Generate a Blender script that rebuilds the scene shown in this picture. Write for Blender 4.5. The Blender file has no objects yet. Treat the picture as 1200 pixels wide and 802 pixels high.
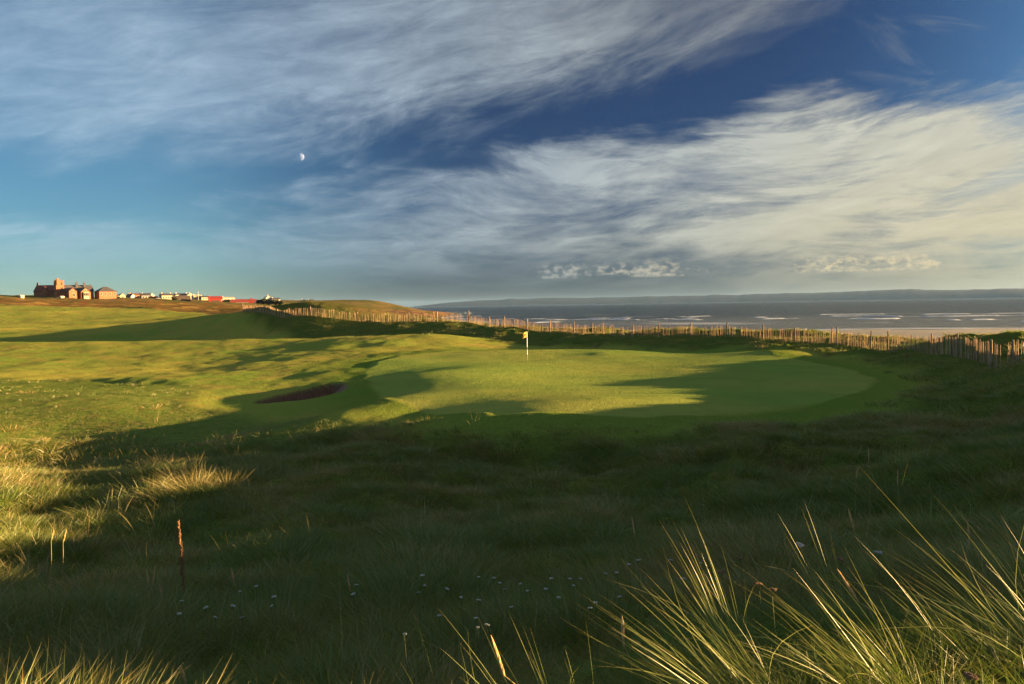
import bpy, bmesh, math, random, os
import numpy as np
from mathutils import Vector, Matrix

QUICK = os.environ.get("QUICK", "")          # only for trials: leaves the grass out
R = math.radians
rng = np.random.default_rng(7)
random.seed(7)
scene = bpy.context.scene
COL = scene.collection

# ------------------------------------------------------------------ camera, sky, sun, exposure
F = 933.0                                     # focal length in pixels of the 1200 px wide photograph
PITCH, ROLL = 2.675, 0.91
cam_d = bpy.data.cameras.new("camera")
cam = bpy.data.objects.new("camera", cam_d)
COL.objects.link(cam)
cam_d.sensor_width = 36.0
cam_d.lens = 36.0 * F / 1200.0
cam_d.clip_start, cam_d.clip_end = 0.05, 200000.0
CAMM = Matrix.Rotation(R(90 - PITCH), 4, 'X') @ Matrix.Rotation(R(-ROLL), 4, 'Z')
cam.matrix_world = CAMM
scene.camera = cam

SUN_AZ, SUN_EL = 83.0, 5.6                   # azimuth clockwise from the viewing direction (+Y)
SUN_STRENGTH, SKY_STRENGTH, EXPOSURE = 5.0, 0.05, 2.95
HAZE_DENSITY = 1.3e-5

scene.view_settings.view_transform = 'Standard'
scene.view_settings.look = 'None'
scene.view_settings.gamma = 1.0
scene.view_settings.exposure = EXPOSURE
scene.view_settings.use_curve_mapping = False
scene.cycles.max_bounces = 6
scene.cycles.diffuse_bounces = 3
scene.cycles.transparent_max_bounces = 16
scene.cycles.volume_bounces = 0
scene.cycles.use_denoising = True


class Nodes:
    """small helper for building node trees"""
    def __init__(self, tree):
        self.t = tree
        tree.nodes.clear()

    def new(self, kind, **kw):
        n = self.t.nodes.new(kind)
        for k, v in kw.items():
            setattr(n, k, v)
        return n

    def put(self, sock, v):
        if isinstance(v, bpy.types.NodeSocket):
            self.t.links.new(v, sock)
        elif v is not None:
            if isinstance(v, (tuple, list)) and len(v) == 3 and sock.type == 'RGBA':
                v = (*v, 1.0)
            sock.default_value = v

    def math(self, op, a, b=None, c=None, clamp=False):
        n = self.new('ShaderNodeMath', operation=op, use_clamp=clamp)
        for i, v in enumerate((a, b, c)):
            if v is not None:
                self.put(n.inputs[i], v)
        return n.outputs[0]

    def add(self, a, b): return self.math('ADD', a, b)
    def sub(self, a, b): return self.math('SUBTRACT', a, b)
    def mul(self, a, b): return self.math('MULTIPLY', a, b)

    def smooth(self, x, lo, hi, a=0.0, b=1.0):
        n = self.new('ShaderNodeMapRange', interpolation_type='SMOOTHSTEP')
        self.put(n.inputs['Value'], x)
        for k, v in (('From Min', lo), ('From Max', hi), ('To Min', a), ('To Max', b)):
            self.put(n.inputs[k], v)
        return n.outputs[0]

    def lin(self, x, lo, hi, a=0.0, b=1.0):
        n = self.new('ShaderNodeMapRange', interpolation_type='LINEAR')
        self.put(n.inputs['Value'], x)
        for k, v in (('From Min', lo), ('From Max', hi), ('To Min', a), ('To Max', b)):
            self.put(n.inputs[k], v)
        return n.outputs[0]

    def mix(self, f, a, b, blend='MIX'):
        n = self.new('ShaderNodeMix', data_type='RGBA', blend_type=blend)
        self.put(n.inputs[0], f)
        self.put(n.inputs[6], a)
        self.put(n.inputs[7], b)
        return n.outputs[2]

    def noise(self, vec, scale, detail=4.0, rough=0.5, distort=0.0, out=0):
        n = self.new('ShaderNodeTexNoise')
        if vec is not None:
            self.put(n.inputs['Vector'], vec)
        n.inputs['Scale'].default_value = scale
        n.inputs['Detail'].default_value = detail
        n.inputs['Roughness'].default_value = rough
        n.inputs['Distortion'].default_value = distort
        return n.outputs[out]

    def xyz(self, x, y, z):
        n = self.new('ShaderNodeCombineXYZ')
        for i, v in enumerate((x, y, z)):
            self.put(n.inputs[i], v)
        return n.outputs[0]

    def curve(self, x, pts, x0, x1):
        """piecewise smooth function through pts (list of (x, y)), y in 0..1"""
        n = self.new('ShaderNodeFloatCurve')
        c = n.mapping.curves[0]
        n.mapping.use_clip = False
        q = [((a - x0) / (x1 - x0), b) for a, b in pts]
        c.points[0].location = q[0]
        c.points[1].location = q[-1]
        for a, b in q[1:-1]:
            c.points.new(a, b)
        n.mapping.update()
        self.put(n.inputs['Value'], self.math('MINIMUM', self.math('MAXIMUM', self.lin(x, x0, x1), 0.0), 1.0))
        return n.outputs[0]

    def attr(self, name, kind='GEOMETRY', out='Fac'):
        n = self.new('ShaderNodeAttribute', attribute_name=name, attribute_type=kind)
        return n.outputs[out]


def azel(px, py):
    """azimuth and elevation (radians) of a point of the sky"""
    d = CAMM.to_3x3() @ Vector(((px - 600) / F, (401 - py) / F, -1.0))
    return math.atan2(d.x, d.y), math.atan2(d.z, math.hypot(d.x, d.y))


def build_world():
    w = bpy.data.worlds.new("World")
    scene.world = w
    w.use_nodes = True
    n = Nodes(w.node_tree)
    sky = n.new('ShaderNodeTexSky', sky_type='NISHITA', sun_disc=False)
    sky.sun_elevation = R(SUN_EL)
    sky.sun_rotation = R(SUN_AZ)
    sky.altitude = 10.0
    sky.air_density, sky.dust_density, sky.ozone_density = 0.8, 0.1, 4.0
    tc = n.new('ShaderNodeTexCoord')
    D = tc.outputs['Generated']
    s = n.new('ShaderNodeSeparateXYZ')
    n.put(s.inputs[0], D)
    x, y, z = s.outputs
    az = n.math('ARCTAN2', x, y)
    el = n.math('ARCSINE', z)
    A0, A1 = R(-36), R(36)

    def line(pts):
        return n.curve(az, [azel(*p) for p in pts], A0, A1)

    def amount(pts):
        return n.curve(az, [(azel(px, 250)[0], v) for px, v in pts], A0, A1)

    # veil of cirrus, upper left
    warp = n.noise(n.xyz(az, n.mul(el, 2.0), 50.0), 2.2, 1.5, 0.5, 0.0, 1)
    ws = n.new('ShaderNodeSeparateXYZ')
    n.put(ws.inputs[0], warp)
    wx, wy = n.mul(n.sub(ws.outputs[0], 0.5), 0.16), n.mul(n.sub(ws.outputs[1], 0.5), 0.10)
    azw, elw = n.add(az, wx), n.add(el, wy)
    va = n.xyz(azw, n.mul(n.sub(elw, n.mul(azw, 0.30)), 2.3), 0.0)
    na = n.noise(va, 4.2, 10, 0.60, 0.35)
    va2 = n.xyz(azw, n.mul(n.sub(elw, n.mul(azw, 0.25)), 4.2), 3.0)
    na2 = n.noise(va2, 11.0, 10, 0.66, 0.5)
    edge_a = line([(-20, 200), (100, 205), (200, 196), (300, 180), (480, 160), (640, 128), (760, 102), (850, 70), (940, 25), (1060, -40), (1230, -90)])
    da = n.sub(el, edge_a)
    fa = n.smooth(n.add(da, n.add(n.mul(n.sub(na, 0.5), 0.15), n.mul(n.sub(na2, 0.5), 0.09))), -0.02, 0.075)
    fa = n.mul(fa, n.lin(n.add(n.mul(na, 0.66), n.mul(na2, 0.34)), 0.34, 0.64, 0.28, 1.0))
    fa = n.mul(fa, amount([(-20, 0.52), (150, 0.56), (350, 0.62), (480, 0.68), (640, 0.66), (780, 0.46), (900, 0.35), (1230, 0.35)]))
    fa = n.mul(fa, n.smooth(el, R(17.5), R(24), 1.0, 0.80))
    # broad cream sheet, right
    vc = n.xyz(azw, n.mul(n.sub(elw, n.mul(azw, 0.05)), 3.8), 7.0)
    nc = n.noise(vc, 4.6, 10, 0.60, 0.4)
    vc2 = n.xyz(azw, n.mul(n.sub(elw, n.mul(azw, 0.0)), 5.6), 11.0)
    nc2 = n.noise(vc2, 11.0, 10, 0.66, 0.5)
    edge_c = line([(-20, 262), (150, 250), (300, 222), (450, 190), (650, 172), (830, 145), (920, 120), (1050, 104), (1150, 96), (1230, 92)])
    dc = n.sub(edge_c, el)
    fc = n.smooth(n.add(dc, n.add(n.mul(n.sub(nc, 0.5), 0.10), n.mul(n.sub(nc2, 0.5), 0.06))), -0.012, 0.04)
    body = n.lin(n.add(n.mul(nc, 0.70), n.mul(nc2, 0.30)), 0.37, 0.60, 0.0, 1.0)
    thick = n.smooth(az, R(-4), R(26), 0.0, 0.36)
    fc = n.mul(fc, n.math('MINIMUM', n.add(n.math('MAXIMUM', body, 0.0), thick), 1.0))
    low = n.smooth(el, 0.012, 0.090, n.lin(az, R(5), R(30), 0.15, 0.6), 1.0)
    fc = n.mul(n.mul(fc, low), amount([(-20, 0.46), (120, 0.40), (250, 0.34), (420, 0.46), (560, 0.60), (700, 0.72), (850, 0.85), (950, 0.93), (1230, 0.97)]))
    # stray wisps, upper right
    vw = n.xyz(azw, n.mul(n.add(elw, n.mul(azw, 0.40)), 3.0), 21.0)
    nw = n.noise(vw, 7.0, 10, 0.62, 0.5)
    fw = n.mul(n.smooth(nw, 0.50, 0.72), n.smooth(az, R(20), R(31), 0.0, 0.5))
    fw = n.mul(fw, n.smooth(el, R(11), R(15)))
    cir = n.math('MAXIMUM', n.math('MAXIMUM', fa, fc), fw)
    # colour of the cloud: grey blue away from the sun, cream towards it
    t = n.smooth(az, R(-22), R(32))
    tex = n.lin(n.add(n.mul(nc2, 0.5), n.mul(na2, 0.5)), 0.3, 0.7, 0.82, 1.16)
    ccol = n.mix(t, (0.44, 0.57, 0.68), (0.53, 0.52, 0.425))
    warm = n.smooth(el, 0.02, 0.20)
    ccol = n.mix(n.mul(n.sub(1.0, warm), n.lin(t, 0.0, 1.0, 0.35, 0.85)), ccol, n.mix(t, (0.42, 0.52, 0.52), (0.60, 0.53, 0.33)))
    ccol = n.mix(1.0, ccol, n.xyz(tex, tex, tex), 'MULTIPLY')
    # small cumulus heads low over the sea
    vk = n.xyz(az, n.mul(el, 1.7), 31.0)
    nk = n.noise(vk, 84.0, 6, 0.58, 0.2)
    base = n.mul(n.smooth(el, R(1.75), R(1.95)), n.smooth(el, R(2.3), R(3.3), 1.0, 0.0))
    ak = amount([(-20, 0), (520, 0.0), (545, 0.45), (570, 0.3), (630, 0.65), (655, 0.95), (700, 0.8), (735, 0.95), (770, 1.0), (810, 0.5), (900, 0.4), (925, 0.75), (985, 0.9), (1030, 0.85), (1065, 1.0), (1100, 0.8), (1130, 0.35), (1180, 0.45), (1230, 0.3)])
    fk = n.mul(n.smooth(n.add(nk, n.sub(n.mul(ak, 0.40), 0.37)), 0.40, 0.66), base)
    fk = n.mul(fk, 0.62)
    kcol = n.mix(n.smooth(az, R(-5), R(25)), (0.42, 0.46, 0.45), (0.82, 0.66, 0.38))

    skyc = n.mix(1.0, sky.outputs[0], (SKY_STRENGTH,) * 3, 'MULTIPLY')
    skyc = n.mix(1.0, skyc, SKY_TINT, 'MULTIPLY')
    # the sky is darkest and bluest a quarter turn away from the sun
    dt = n.new('ShaderNodeVectorMath', operation='DOT_PRODUCT')
    n.put(dt.inputs[0], D)
    dt.inputs[1].default_value = (math.sin(R(100)), math.cos(R(100)), 0.10)
    q = n.mul(dt.outputs['Value'], dt.outputs['Value'])
    dark = n.smooth(q, 0.0, 0.32, 1.0 - POLAR, 1.0)
    dark = n.math('MAXIMUM', dark, n.smooth(el, R(1), R(9), 0.36, 0.0))
    dark = n.math('MAXIMUM', dark, n.smooth(el, R(24), R(42)))
    dark = n.mul(dark, n.smooth(el, R(0), R(8), n.lin(q, 0.0, 0.28, 0.50, 1.0), 1.0))
    skyc = n.mix(1.0, skyc, n.xyz(dark, dark, n.math('POWER', dark, 0.72)), 'MULTIPLY')
    hs = n.new('ShaderNodeHueSaturation')
    hs.inputs['Saturation'].default_value = SKY_SAT
    n.put(hs.inputs['Color'], skyc)
    skyc = hs.outputs[0]
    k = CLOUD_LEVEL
    kk = n.mul(n.smooth(el, R(25), R(55), 1.0, 2.6), k)  # unseen clouds overhead made brighter, added as fill light for the shaded ground
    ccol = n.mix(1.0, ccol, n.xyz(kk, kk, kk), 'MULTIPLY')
    kcol = n.mix(1.0, kcol, (k, k, k), 'MULTIPLY')
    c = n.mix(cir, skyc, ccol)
    c = n.mix(fk, c, kcol)
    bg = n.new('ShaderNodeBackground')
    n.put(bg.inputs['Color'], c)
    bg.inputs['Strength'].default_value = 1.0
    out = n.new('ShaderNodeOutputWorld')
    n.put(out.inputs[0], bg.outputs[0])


SKY_TINT, SKY_SAT, CLOUD_LEVEL = (0.51, 0.52, 0.44), 0.95, 0.150
POLAR = 0.74
sun_dir = Vector((math.sin(R(SUN_AZ)) * math.cos(R(SUN_EL)), math.cos(R(SUN_AZ)) * math.cos(R(SUN_EL)), math.sin(R(SUN_EL))))
build_world()

sl = bpy.data.lights.new("sun", 'SUN')
sl.energy = SUN_STRENGTH
sl.angle = R(0.5)
sl.color = (1.0, 0.63, 0.27)
sun = bpy.data.objects.new("sun", sl)
COL.objects.link(sun)
sun.rotation_euler = sun_dir.to_track_quat('Z', 'Y').to_euler()


# ------------------------------------------------------------------ helpers
def tag(o, label=None, cat=None, group=None, kind=None):
    for k, v in (('label', label), ('category', cat), ('group', group), ('kind', kind)):
        if v:
            o[k] = v
    return o


def thing(name, label, cat, loc=(0, 0, 0), rz=0.0, group=None):
    o = bpy.data.objects.new(name, None)
    COL.objects.link(o)
    o.location = loc
    o.rotation_euler = (0, 0, rz)
    o.empty_display_size = 0.3
    return tag(o, label, cat, group)


def link_mesh(name, me, material=None, parent=None):
    o = bpy.data.objects.new(name, me)
    COL.objects.link(o)
    if material:
        me.materials.append(material)
    if parent:
        o.parent = parent
    return o


def np_mesh(name, verts, quads=None, tris=None, smooth=False):
    me = bpy.data.meshes.new(name)
    verts = np.asarray(verts, dtype=np.float32)
    me.vertices.add(len(verts))
    me.vertices.foreach_set('co', verts.ravel())
    nq = 0 if quads is None else len(quads)
    nt = 0 if tris is None else len(tris)
    loops = []
    if nq:
        loops.append(np.asarray(quads, dtype=np.int32).ravel())
    if nt:
        loops.append(np.asarray(tris, dtype=np.int32).ravel())
    if nq + nt:
        lp = np.concatenate(loops)
        me.loops.add(len(lp))
        me.loops.foreach_set('vertex_index', lp)
        me.polygons.add(nq + nt)
        st = np.concatenate([np.arange(nq) * 4, nq * 4 + np.arange(nt) * 3]).astype(np.int32)
        me.polygons.foreach_set('loop_start', st)
        if smooth:
            me.polygons.foreach_set('use_smooth', np.ones(nq + nt, dtype=bool))
    me.update(calc_edges=True)
    me.validate()
    return me


def set_attr(me, name, data, kind='FLOAT'):
    a = me.attributes.new(name, kind, 'POINT')
    data = np.asarray(data)
    if kind == 'FLOAT':
        a.data.foreach_set('value', data.astype(np.float32))
    elif kind == 'INT':
        a.data.foreach_set('value', data.astype(np.int32))
    elif kind == 'FLOAT_VECTOR':
        a.data.foreach_set('vector', data.astype(np.float32).ravel())


class MB:
    """collects boxes, prisms and tubes; build() links them as one mesh"""
    def __init__(self):
        self.bm = bmesh.new()

    def hexa(self, pts):
        v = [self.bm.verts.new(p) for p in pts]
        for f in ((0, 3, 2, 1), (4, 5, 6, 7), (0, 1, 5, 4), (1, 2, 6, 5), (2, 3, 7, 6), (3, 0, 4, 7)):
            self.bm.faces.new([v[i] for i in f])

    def box(self, x0, x1, y0, y1, z0, z1):
        self.hexa([(x0, y0, z0), (x1, y0, z0), (x1, y1, z0), (x0, y1, z0), (x0, y0, z1), (x1, y0, z1), (x1, y1, z1), (x0, y1, z1)])
        return self

    def poly(self, pts, depth_vec):
        """extrude a planar polygon along depth_vec"""
        a = [self.bm.verts.new(p) for p in pts]
        b = [self.bm.verts.new(Vector(p) + Vector(depth_vec)) for p in pts]
        self.bm.faces.new(a)
        self.bm.faces.new(b[::-1])
        n = len(pts)
        for i in range(n):
            self.bm.faces.new([a[i], b[i], b[(i + 1) % n], a[(i + 1) % n]])
        return self

    def tube(self, p0, p1, r0, r1=None, n=6, jit=0.0):
        r1 = r0 if r1 is None else r1
        p0, p1 = Vector(p0), Vector(p1)
        d = (p1 - p0).normalized()
        a = d.orthogonal().normalized()
        b = d.cross(a)
        ring = []
        for p, r in ((p0, r0), (p1, r1)):
            ring.append([self.bm.verts.new(p + (a * math.cos(2 * math.pi * i / n) + b * math.sin(2 * math.pi * i / n)) * r * (1 + random.uniform(-jit, jit))) for i in range(n)])
        for i in range(n):
            j = (i + 1) % n
            self.bm.faces.new([ring[0][i], ring[0][j], ring[1][j], ring[1][i]])
        self.bm.faces.new(ring[0][::-1])
        self.bm.faces.new(ring[1])
        return self

    def build(self, name, material, parent=None, loc=None, bevel=0.0):
        bmesh.ops.recalc_face_normals(self.bm, faces=self.bm.faces)
        if bevel:
            bmesh.ops.bevel(self.bm, geom=list(self.bm.edges), offset=bevel, segments=1, affect='EDGES')
        me = bpy.data.meshes.new(name)
        self.bm.to_mesh(me)
        self.bm.free()
        o = link_mesh(name, me, material, parent)
        if loc is not None:
            o.location = loc
        return o


# value noise -------------------------------------------------------
_tab = np.random.default_rng(3).random((256, 256))


def vnoise(x, y):
    xi, yi = np.floor(x).astype(int), np.floor(y).astype(int)
    fx, fy = x - xi, y - yi
    fx, fy = fx * fx * fx * (fx * (fx * 6 - 15) + 10), fy * fy * fy * (fy * (fy * 6 - 15) + 10)
    a, b = _tab[xi & 255, yi & 255], _tab[(xi + 1) & 255, yi & 255]
    c, d = _tab[xi & 255, (yi + 1) & 255], _tab[(xi + 1) & 255, (yi + 1) & 255]
    return (a * (1 - fx) + b * fx) * (1 - fy) + (c * (1 - fx) + d * fx) * fy - 0.5


def fbm(x, y, octaves=4, gain=0.5):
    s, a, f = 0, 1.0, 1.0
    for i in range(octaves):
        s = s + a * vnoise(x * f + 17.3 * i, y * f + 9.1 * i)
        a *= gain
        f *= 2.03
    return s


def sstep(x, a, b):
    t = np.clip((x - a) / (b - a), 0, 1)
    return t * t * (3 - 2 * t)


M3 = np.array(CAMM.to_3x3())


def at(px, py, d):
    """the point at depth Y = d seen at (px, py)"""
    v = M3 @ np.array([(px - 600) / F, (401 - py) / F, -1.0])
    return v * (d / v[1])


def horizon(px):
    return 357.4 - 0.0159 * (px - 600)


# ------------------------------------------------------------------ terrain
FENCE = [(284, 365.5, 152), (300, 366.5, 146), (320, 369, 139), (345, 371, 133), (400, 375, 131), (450, 377.5, 129), (500, 377, 127), (550, 377.5, 124),
         (600, 383.5, 114), (650, 388, 105), (700, 391.5, 97), (750, 394.5, 89), (800, 395, 85), (850, 396.5, 81), (900, 398, 76),
         (950, 402, 71), (1000, 406.5, 65), (1050, 411.5, 59), (1100, 417, 51), (1150, 427, 42), (1163, 430, 40), (1220, 441, 36)]
PX = [  # px, py, depth of points of the ground
    (600, 815, 4.1), (300, 815, 5.0), (0, 812, 5.6), (900, 815, 3.3), (1200, 812, 3.2),
    (600, 750, 6.0), (300, 750, 7.0), (0, 750, 7.6), (900, 755, 4.8), (1200, 755, 4.2),
    (600, 706, 8.2), (300, 706, 9.0), (0, 705, 9.8), (900, 715, 6.6), (1200, 708, 5.6),
    (600, 655, 11.5), (300, 655, 12), (0, 678, 12.5), (900, 655, 9.6), (1200, 655, 7.5),
    (600, 606, 17.5), (750, 606, 17), (450, 604, 18), (600, 575, 22.5), (700, 570, 23), (450, 566, 23.5), (320, 604, 18.5),
    (640, 562, 24), (640, 537, 27), (750, 562, 23), (750, 535, 26.5), (850, 556, 22.5), (850, 532, 25), (930, 533, 24.5),
    (500, 548, 25.5), (500, 529, 28.5), (400, 536, 27), (400, 519, 30.5),
    (250, 612, 18), (180, 568, 21.5), (240, 562, 22), (100, 594, 20), (300, 564, 23), (40, 668, 13.4), (0, 630, 15.5),
    (60, 552, 30), (180, 540, 31.5), (280, 534, 31), (150, 512, 38), (250, 514, 36.5), (60, 512, 39), (0, 518, 36), (100, 480, 43), (0, 470, 47), (200, 460, 52), (250, 498, 40), (330, 503, 34),
    (1050, 560, 19), (1000, 586, 17), (930, 606, 15), (1100, 610, 13.5), (1200, 610, 12), (1200, 556, 17), (1100, 545, 22),
    (1200, 512, 24), (1100, 502, 28), (1000, 502, 29), (1200, 472, 29), (1100, 470, 34), (1000, 480, 33),
    # the green
    (640, 505, 28.5), (520, 500, 30.5), (800, 500, 28.5), (900, 490, 30.5), (1000, 470, 35.5), (600, 470, 37), (600, 440, 50), (500, 460, 42.5),
    (480, 440, 51), (560, 429, 58), (700, 440, 50), (700, 415, 70), (800, 440, 49), (800, 418, 66), (900, 430, 53), (1000, 440, 46), (1040, 455, 40.5),
    (960, 420, 62), (618, 424, 66), (560, 415, 74), (500, 418, 74), (640, 409, 81), (740, 409, 79), (860, 412, 73), (640, 425, 63), (690, 417, 70),
    # fall to the left and the hollow with the bunker
    (452, 468, 40.6), (462, 478, 36.9), (414, 475, 43.5), (400, 484, 41.5), (480, 487, 36), (350, 466, 50), (280, 480, 46), (300, 450, 58), (380, 440, 60), (430, 426, 68), (400, 420, 74),
    # fairway
    (100, 440, 70), (200, 430, 78), (0, 440, 68), (100, 415, 95), (0, 412, 98), (250, 415, 92), (300, 398, 112), (400, 396, 108), (500, 394, 104),
    (540, 396, 98), (200, 400, 118), (100, 402, 121), (0, 402, 126), (450, 410, 86), (530, 406, 86),
    (240, 371.5, 166), (200, 377, 172), (300, 381, 138), (240, 388, 150), (180, 391, 152), (345, 392, 126), (400, 393, 124), (450, 392.5, 121), (500, 392, 119), (550, 391, 115), (600, 398, 106), (650, 404, 97), (700, 406, 90), (780, 408, 81),
    (100, 385, 205), (0, 385, 195), (100, 370, 300), (0, 362, 330), (200, 366, 320), (280, 372, 220), (250, 362, 350),
    (100, 355, 400), (0, 351, 430), (200, 357, 420), (300, 359, 420), (90, 350, 500), (0, 347, 520), (135, 350, 650), (200, 351, 700), (250, 355, 650),
    (300, 357, 620), (330, 354, 800), (360, 353, 900), (400, 352.5, 950), (430, 352.5, 950), (455, 355, 970), (475, 359, 990), (492, 363.5, 1000),
    (430, 364, 800), (470, 366, 850), (380, 361, 700), (340, 361, 500),
    # bank right of the green
    (1220, 398, 44), (1160, 396.5, 48), (1110, 396, 57), (1060, 396, 67), (1000, 395, 75), (950, 392, 81), (900, 391, 87), (820, 391, 95), (740, 389, 103),
    (940, 412, 63), (985, 424, 55), (1060, 442, 46), (1000, 416, 58), (1050, 417, 55.5), (1110, 423, 47.5), (1085, 436, 45), (1130, 450, 40), (1180, 436, 37), (1200, 438, 35),
]
PZ = [  # px, depth, z
    (428, 57, -5.25), (446, 61, -4.95), (300, 135, -4.9), (200, 142, -5.2), (100, 150, -5.3), (430, 168, -2.6), (470, 162, -3.2), (400, 190, -2.2), (345, 200, -1.6),
    (90, 800, 9), (200, 1100, 8), (330, 1300, 5), (430, 1250, -2), (0, 900, 11), (0, 2600, 5), (300, 2600, -14),
    (-300, 50, -5), (-300, 20, -4), (-300, 8, -3), (-300, 150, -4), (-300, 400, 6), (-300, 1000, 10), (-300, 3, -1.9),
    (1200, 62, -5.4), (1200, 90, -8.8), (1200, 160, -10.3), (1200, 250, -11.5), (1200, 322, -12.2), (1200, 600, -15),
    (1060, 86, -6.0), (1060, 112, -9.3), (1060, 250, -11.4), (1060, 345, -12.2),
    (900, 104, -6.2), (900, 134, -9.6), (900, 260, -11.4), (900, 375, -12.2), (900, 700, -15),
    (750, 120, -6.5), (750, 152, -9.8), (750, 300, -11.6), (750, 430, -12.2), (650, 128, -6), (650, 172, -9.6), (650, 510, -12.2), (650, 900, -15),
    (550, 150, -5.5), (550, 200, -9.5), (550, 400, -11.3), (550, 660, -12.3), (500, 162, -4.0), (500, 220, -8.5), (500, 500, -11), (500, 800, -12.3),
    (510, 1000, -12.4), (530, 1050, -13), (560, 1500, -16), (450, 250, -4.0), (450, 400, -7.0), (400, 300, -2.0), (400, 500, -2),
    (600, 2600, -25), (900, 2600, -25), (500, 2600, -22),
]
AZR = [  # azimuth, radius, z: the dunes outside the picture
    (45, 5, -1.8), (45, 12, -2.8), (42, 20, -3.15), (42, 27, -2.65), (33.6, 43.2, -2.2), (38, 38, -1.7), (45, 34, -1.5), (40, 48, -2.4), (36, 54, -3.0), (57.5, 19, -0.7), (52, 24, -1.2), (51, 20.5, -1.0), (70, 17, -0.44), (63.5, 18, 0.0), (60, 30, -1.2), (66, 13, -0.9), (90, 12, -0.7), (90, 26, -0.9),
    (110, 24, -0.8), (110, 8, -1.6), (150, 10, -2), (150, 40, -1), (-150, 10, -2), (-90, 10, -3), (-90, 40, -4), (180, 5, -1.9), (180, 60, -2),
    (-120, 60, -3), (60, 75, -7), (60, 120, -10), (60, 300, -13), (90, 60, -6), (90, 150, -12), (120, 100, -7), (120, 200, -13), (60, 2600, -25),
    (120, 2600, -25), (180, 2600, -2), (-120, 2600, 3), (-60, 2600, 3), (75, 50, -3.5), (52, 55, -3.5), (0, 1.2, -1.65), (120, 1.2, -1.65), (-120, 1.2, -1.65),
]


def build_rbf():
    P = [at(*p) for p in PX] + [at(*p) for p in FENCE]
    for px, d, z in PZ:
        q = at(px, 400, d)
        P.append(np.array([q[0], d, z]))
    for a, r, z in AZR:
        P.append(np.array([r * math.sin(R(a)), r * math.cos(R(a)), z]))
    P = np.array(P)
    az, lr = np.arctan2(P[:, 0], P[:, 1]), np.log(np.hypot(P[:, 0], P[:, 1]))
    # wrap: repeat the side points once round
    A = np.concatenate([az, az[az < -0.9] + 2 * np.pi, az[az > 0.9] - 2 * np.pi])
    L = np.concatenate([lr, lr[az < -0.9], lr[az > 0.9]])
    Z = np.concatenate([P[:, 2], P[az < -0.9, 2], P[az > 0.9, 2]])
    C = np.stack([A, L], 1)
    n = len(C)
    d2 = ((C[:, None] - C[None]) ** 2).sum(-1)
    K = 0.5 * d2 * np.log(d2 + 1e-12) + np.eye(n) * 2e-4
    Q = np.concatenate([np.ones((n, 1)), C], 1)
    M = np.block([[K, Q], [Q.T, np.zeros((3, 3))]])
    w = np.linalg.solve(M, np.concatenate([Z, np.zeros(3)]))
    return C, w


RC, RW = build_rbf()


def rbf(x, y):
    a, l = np.arctan2(x, y).ravel(), np.log(np.maximum(np.hypot(x, y), 0.6)).ravel()
    out = np.empty_like(a)
    for i in range(0, len(a), 20000):
        s = slice(i, i + 20000)
        d2 = (a[s, None] - RC[None, :, 0]) ** 2 + (l[s, None] - RC[None, :, 1]) ** 2
        out[s] = (0.5 * d2 * np.log(d2 + 1e-12)) @ RW[:-3] + RW[-3] + a[s] * RW[-2] + l[s] * RW[-1]
    return out.reshape(np.shape(x))


def ground_xy(px, py):
    """walk along the ray of a pixel until it meets the smooth ground"""
    d = np.exp(np.linspace(math.log(1.5), math.log(1500), 1500))
    v = M3 @ np.array([(px - 600) / F, (401 - py) / F, -1.0])
    P = v[None] * (d / v[1])[:, None]
    below = P[:, 2] < rbf(P[:, 0], P[:, 1])
    i = int(np.argmax(below)) if below.any() else len(d) - 1
    return P[i]


def outline(pts):
    return np.array([ground_xy(*p)[:2] for p in pts])


def poly_sdf(x, y, poly):
    """signed distance to a closed polygon in metres (negative inside)"""
    best = np.full(x.shape, 1e9)
    inside = np.zeros(x.shape, dtype=bool)
    n = len(poly)
    for i in range(n):
        ax, ay = poly[i]
        bx, by = poly[(i + 1) % n]
        ex, ey = bx - ax, by - ay
        t = np.clip(((x - ax) * ex + (y - ay) * ey) / (ex * ex + ey * ey + 1e-9), 0, 1)
        best = np.minimum(best, np.hypot(x - ax - t * ex, y - ay - t * ey))
        c = ((ay > y) != (by > y)) & (x < (bx - ax) * (y - ay) / (by - ay + 1e-12) + ax)
        inside ^= c
    return np.where(inside, -best, best)


GREEN = outline([(436, 452), (452, 470), (500, 484), (580, 492), (700, 494), (820, 490), (920, 478), (1000, 462), (1028, 448), (1000, 434), (930, 422),
                 (840, 414), (740, 410.5), (640, 410.5), (540, 412.5), (470, 417), (438, 425), (428, 438)])
FAIR = outline([(-250, 448), (0, 443), (150, 447), (250, 455), (225, 470), (235, 482), (300, 490), (420, 497), (520, 507), (640, 511), (800, 510), (930, 500), (1020, 484),
                (1060, 466), (1075, 446), (1030, 430), (960, 418), (860, 410.5), (740, 407.5), (640, 406.5), (565, 400), (545, 396), (500, 394.5), (450, 395), (390, 397), (330, 394), (292, 376), (235, 366),
                (150, 361.5), (60, 359), (-250, 358)])
SEMI = outline([(-200, 436), (0, 438), (150, 442), (260, 450), (330, 488), (420, 496), (330, 520), (250, 517), (130, 513), (60, 516), (-200, 530)])
BUNK = outline([(295, 478), (302, 474), (330, 466), (365, 457), (392, 452.5), (404, 453), (408, 457), (401, 462), (380, 467), (345, 472), (315, 476.5)])
FENCE_P = np.array([at(*p) for p in FENCE])


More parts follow.
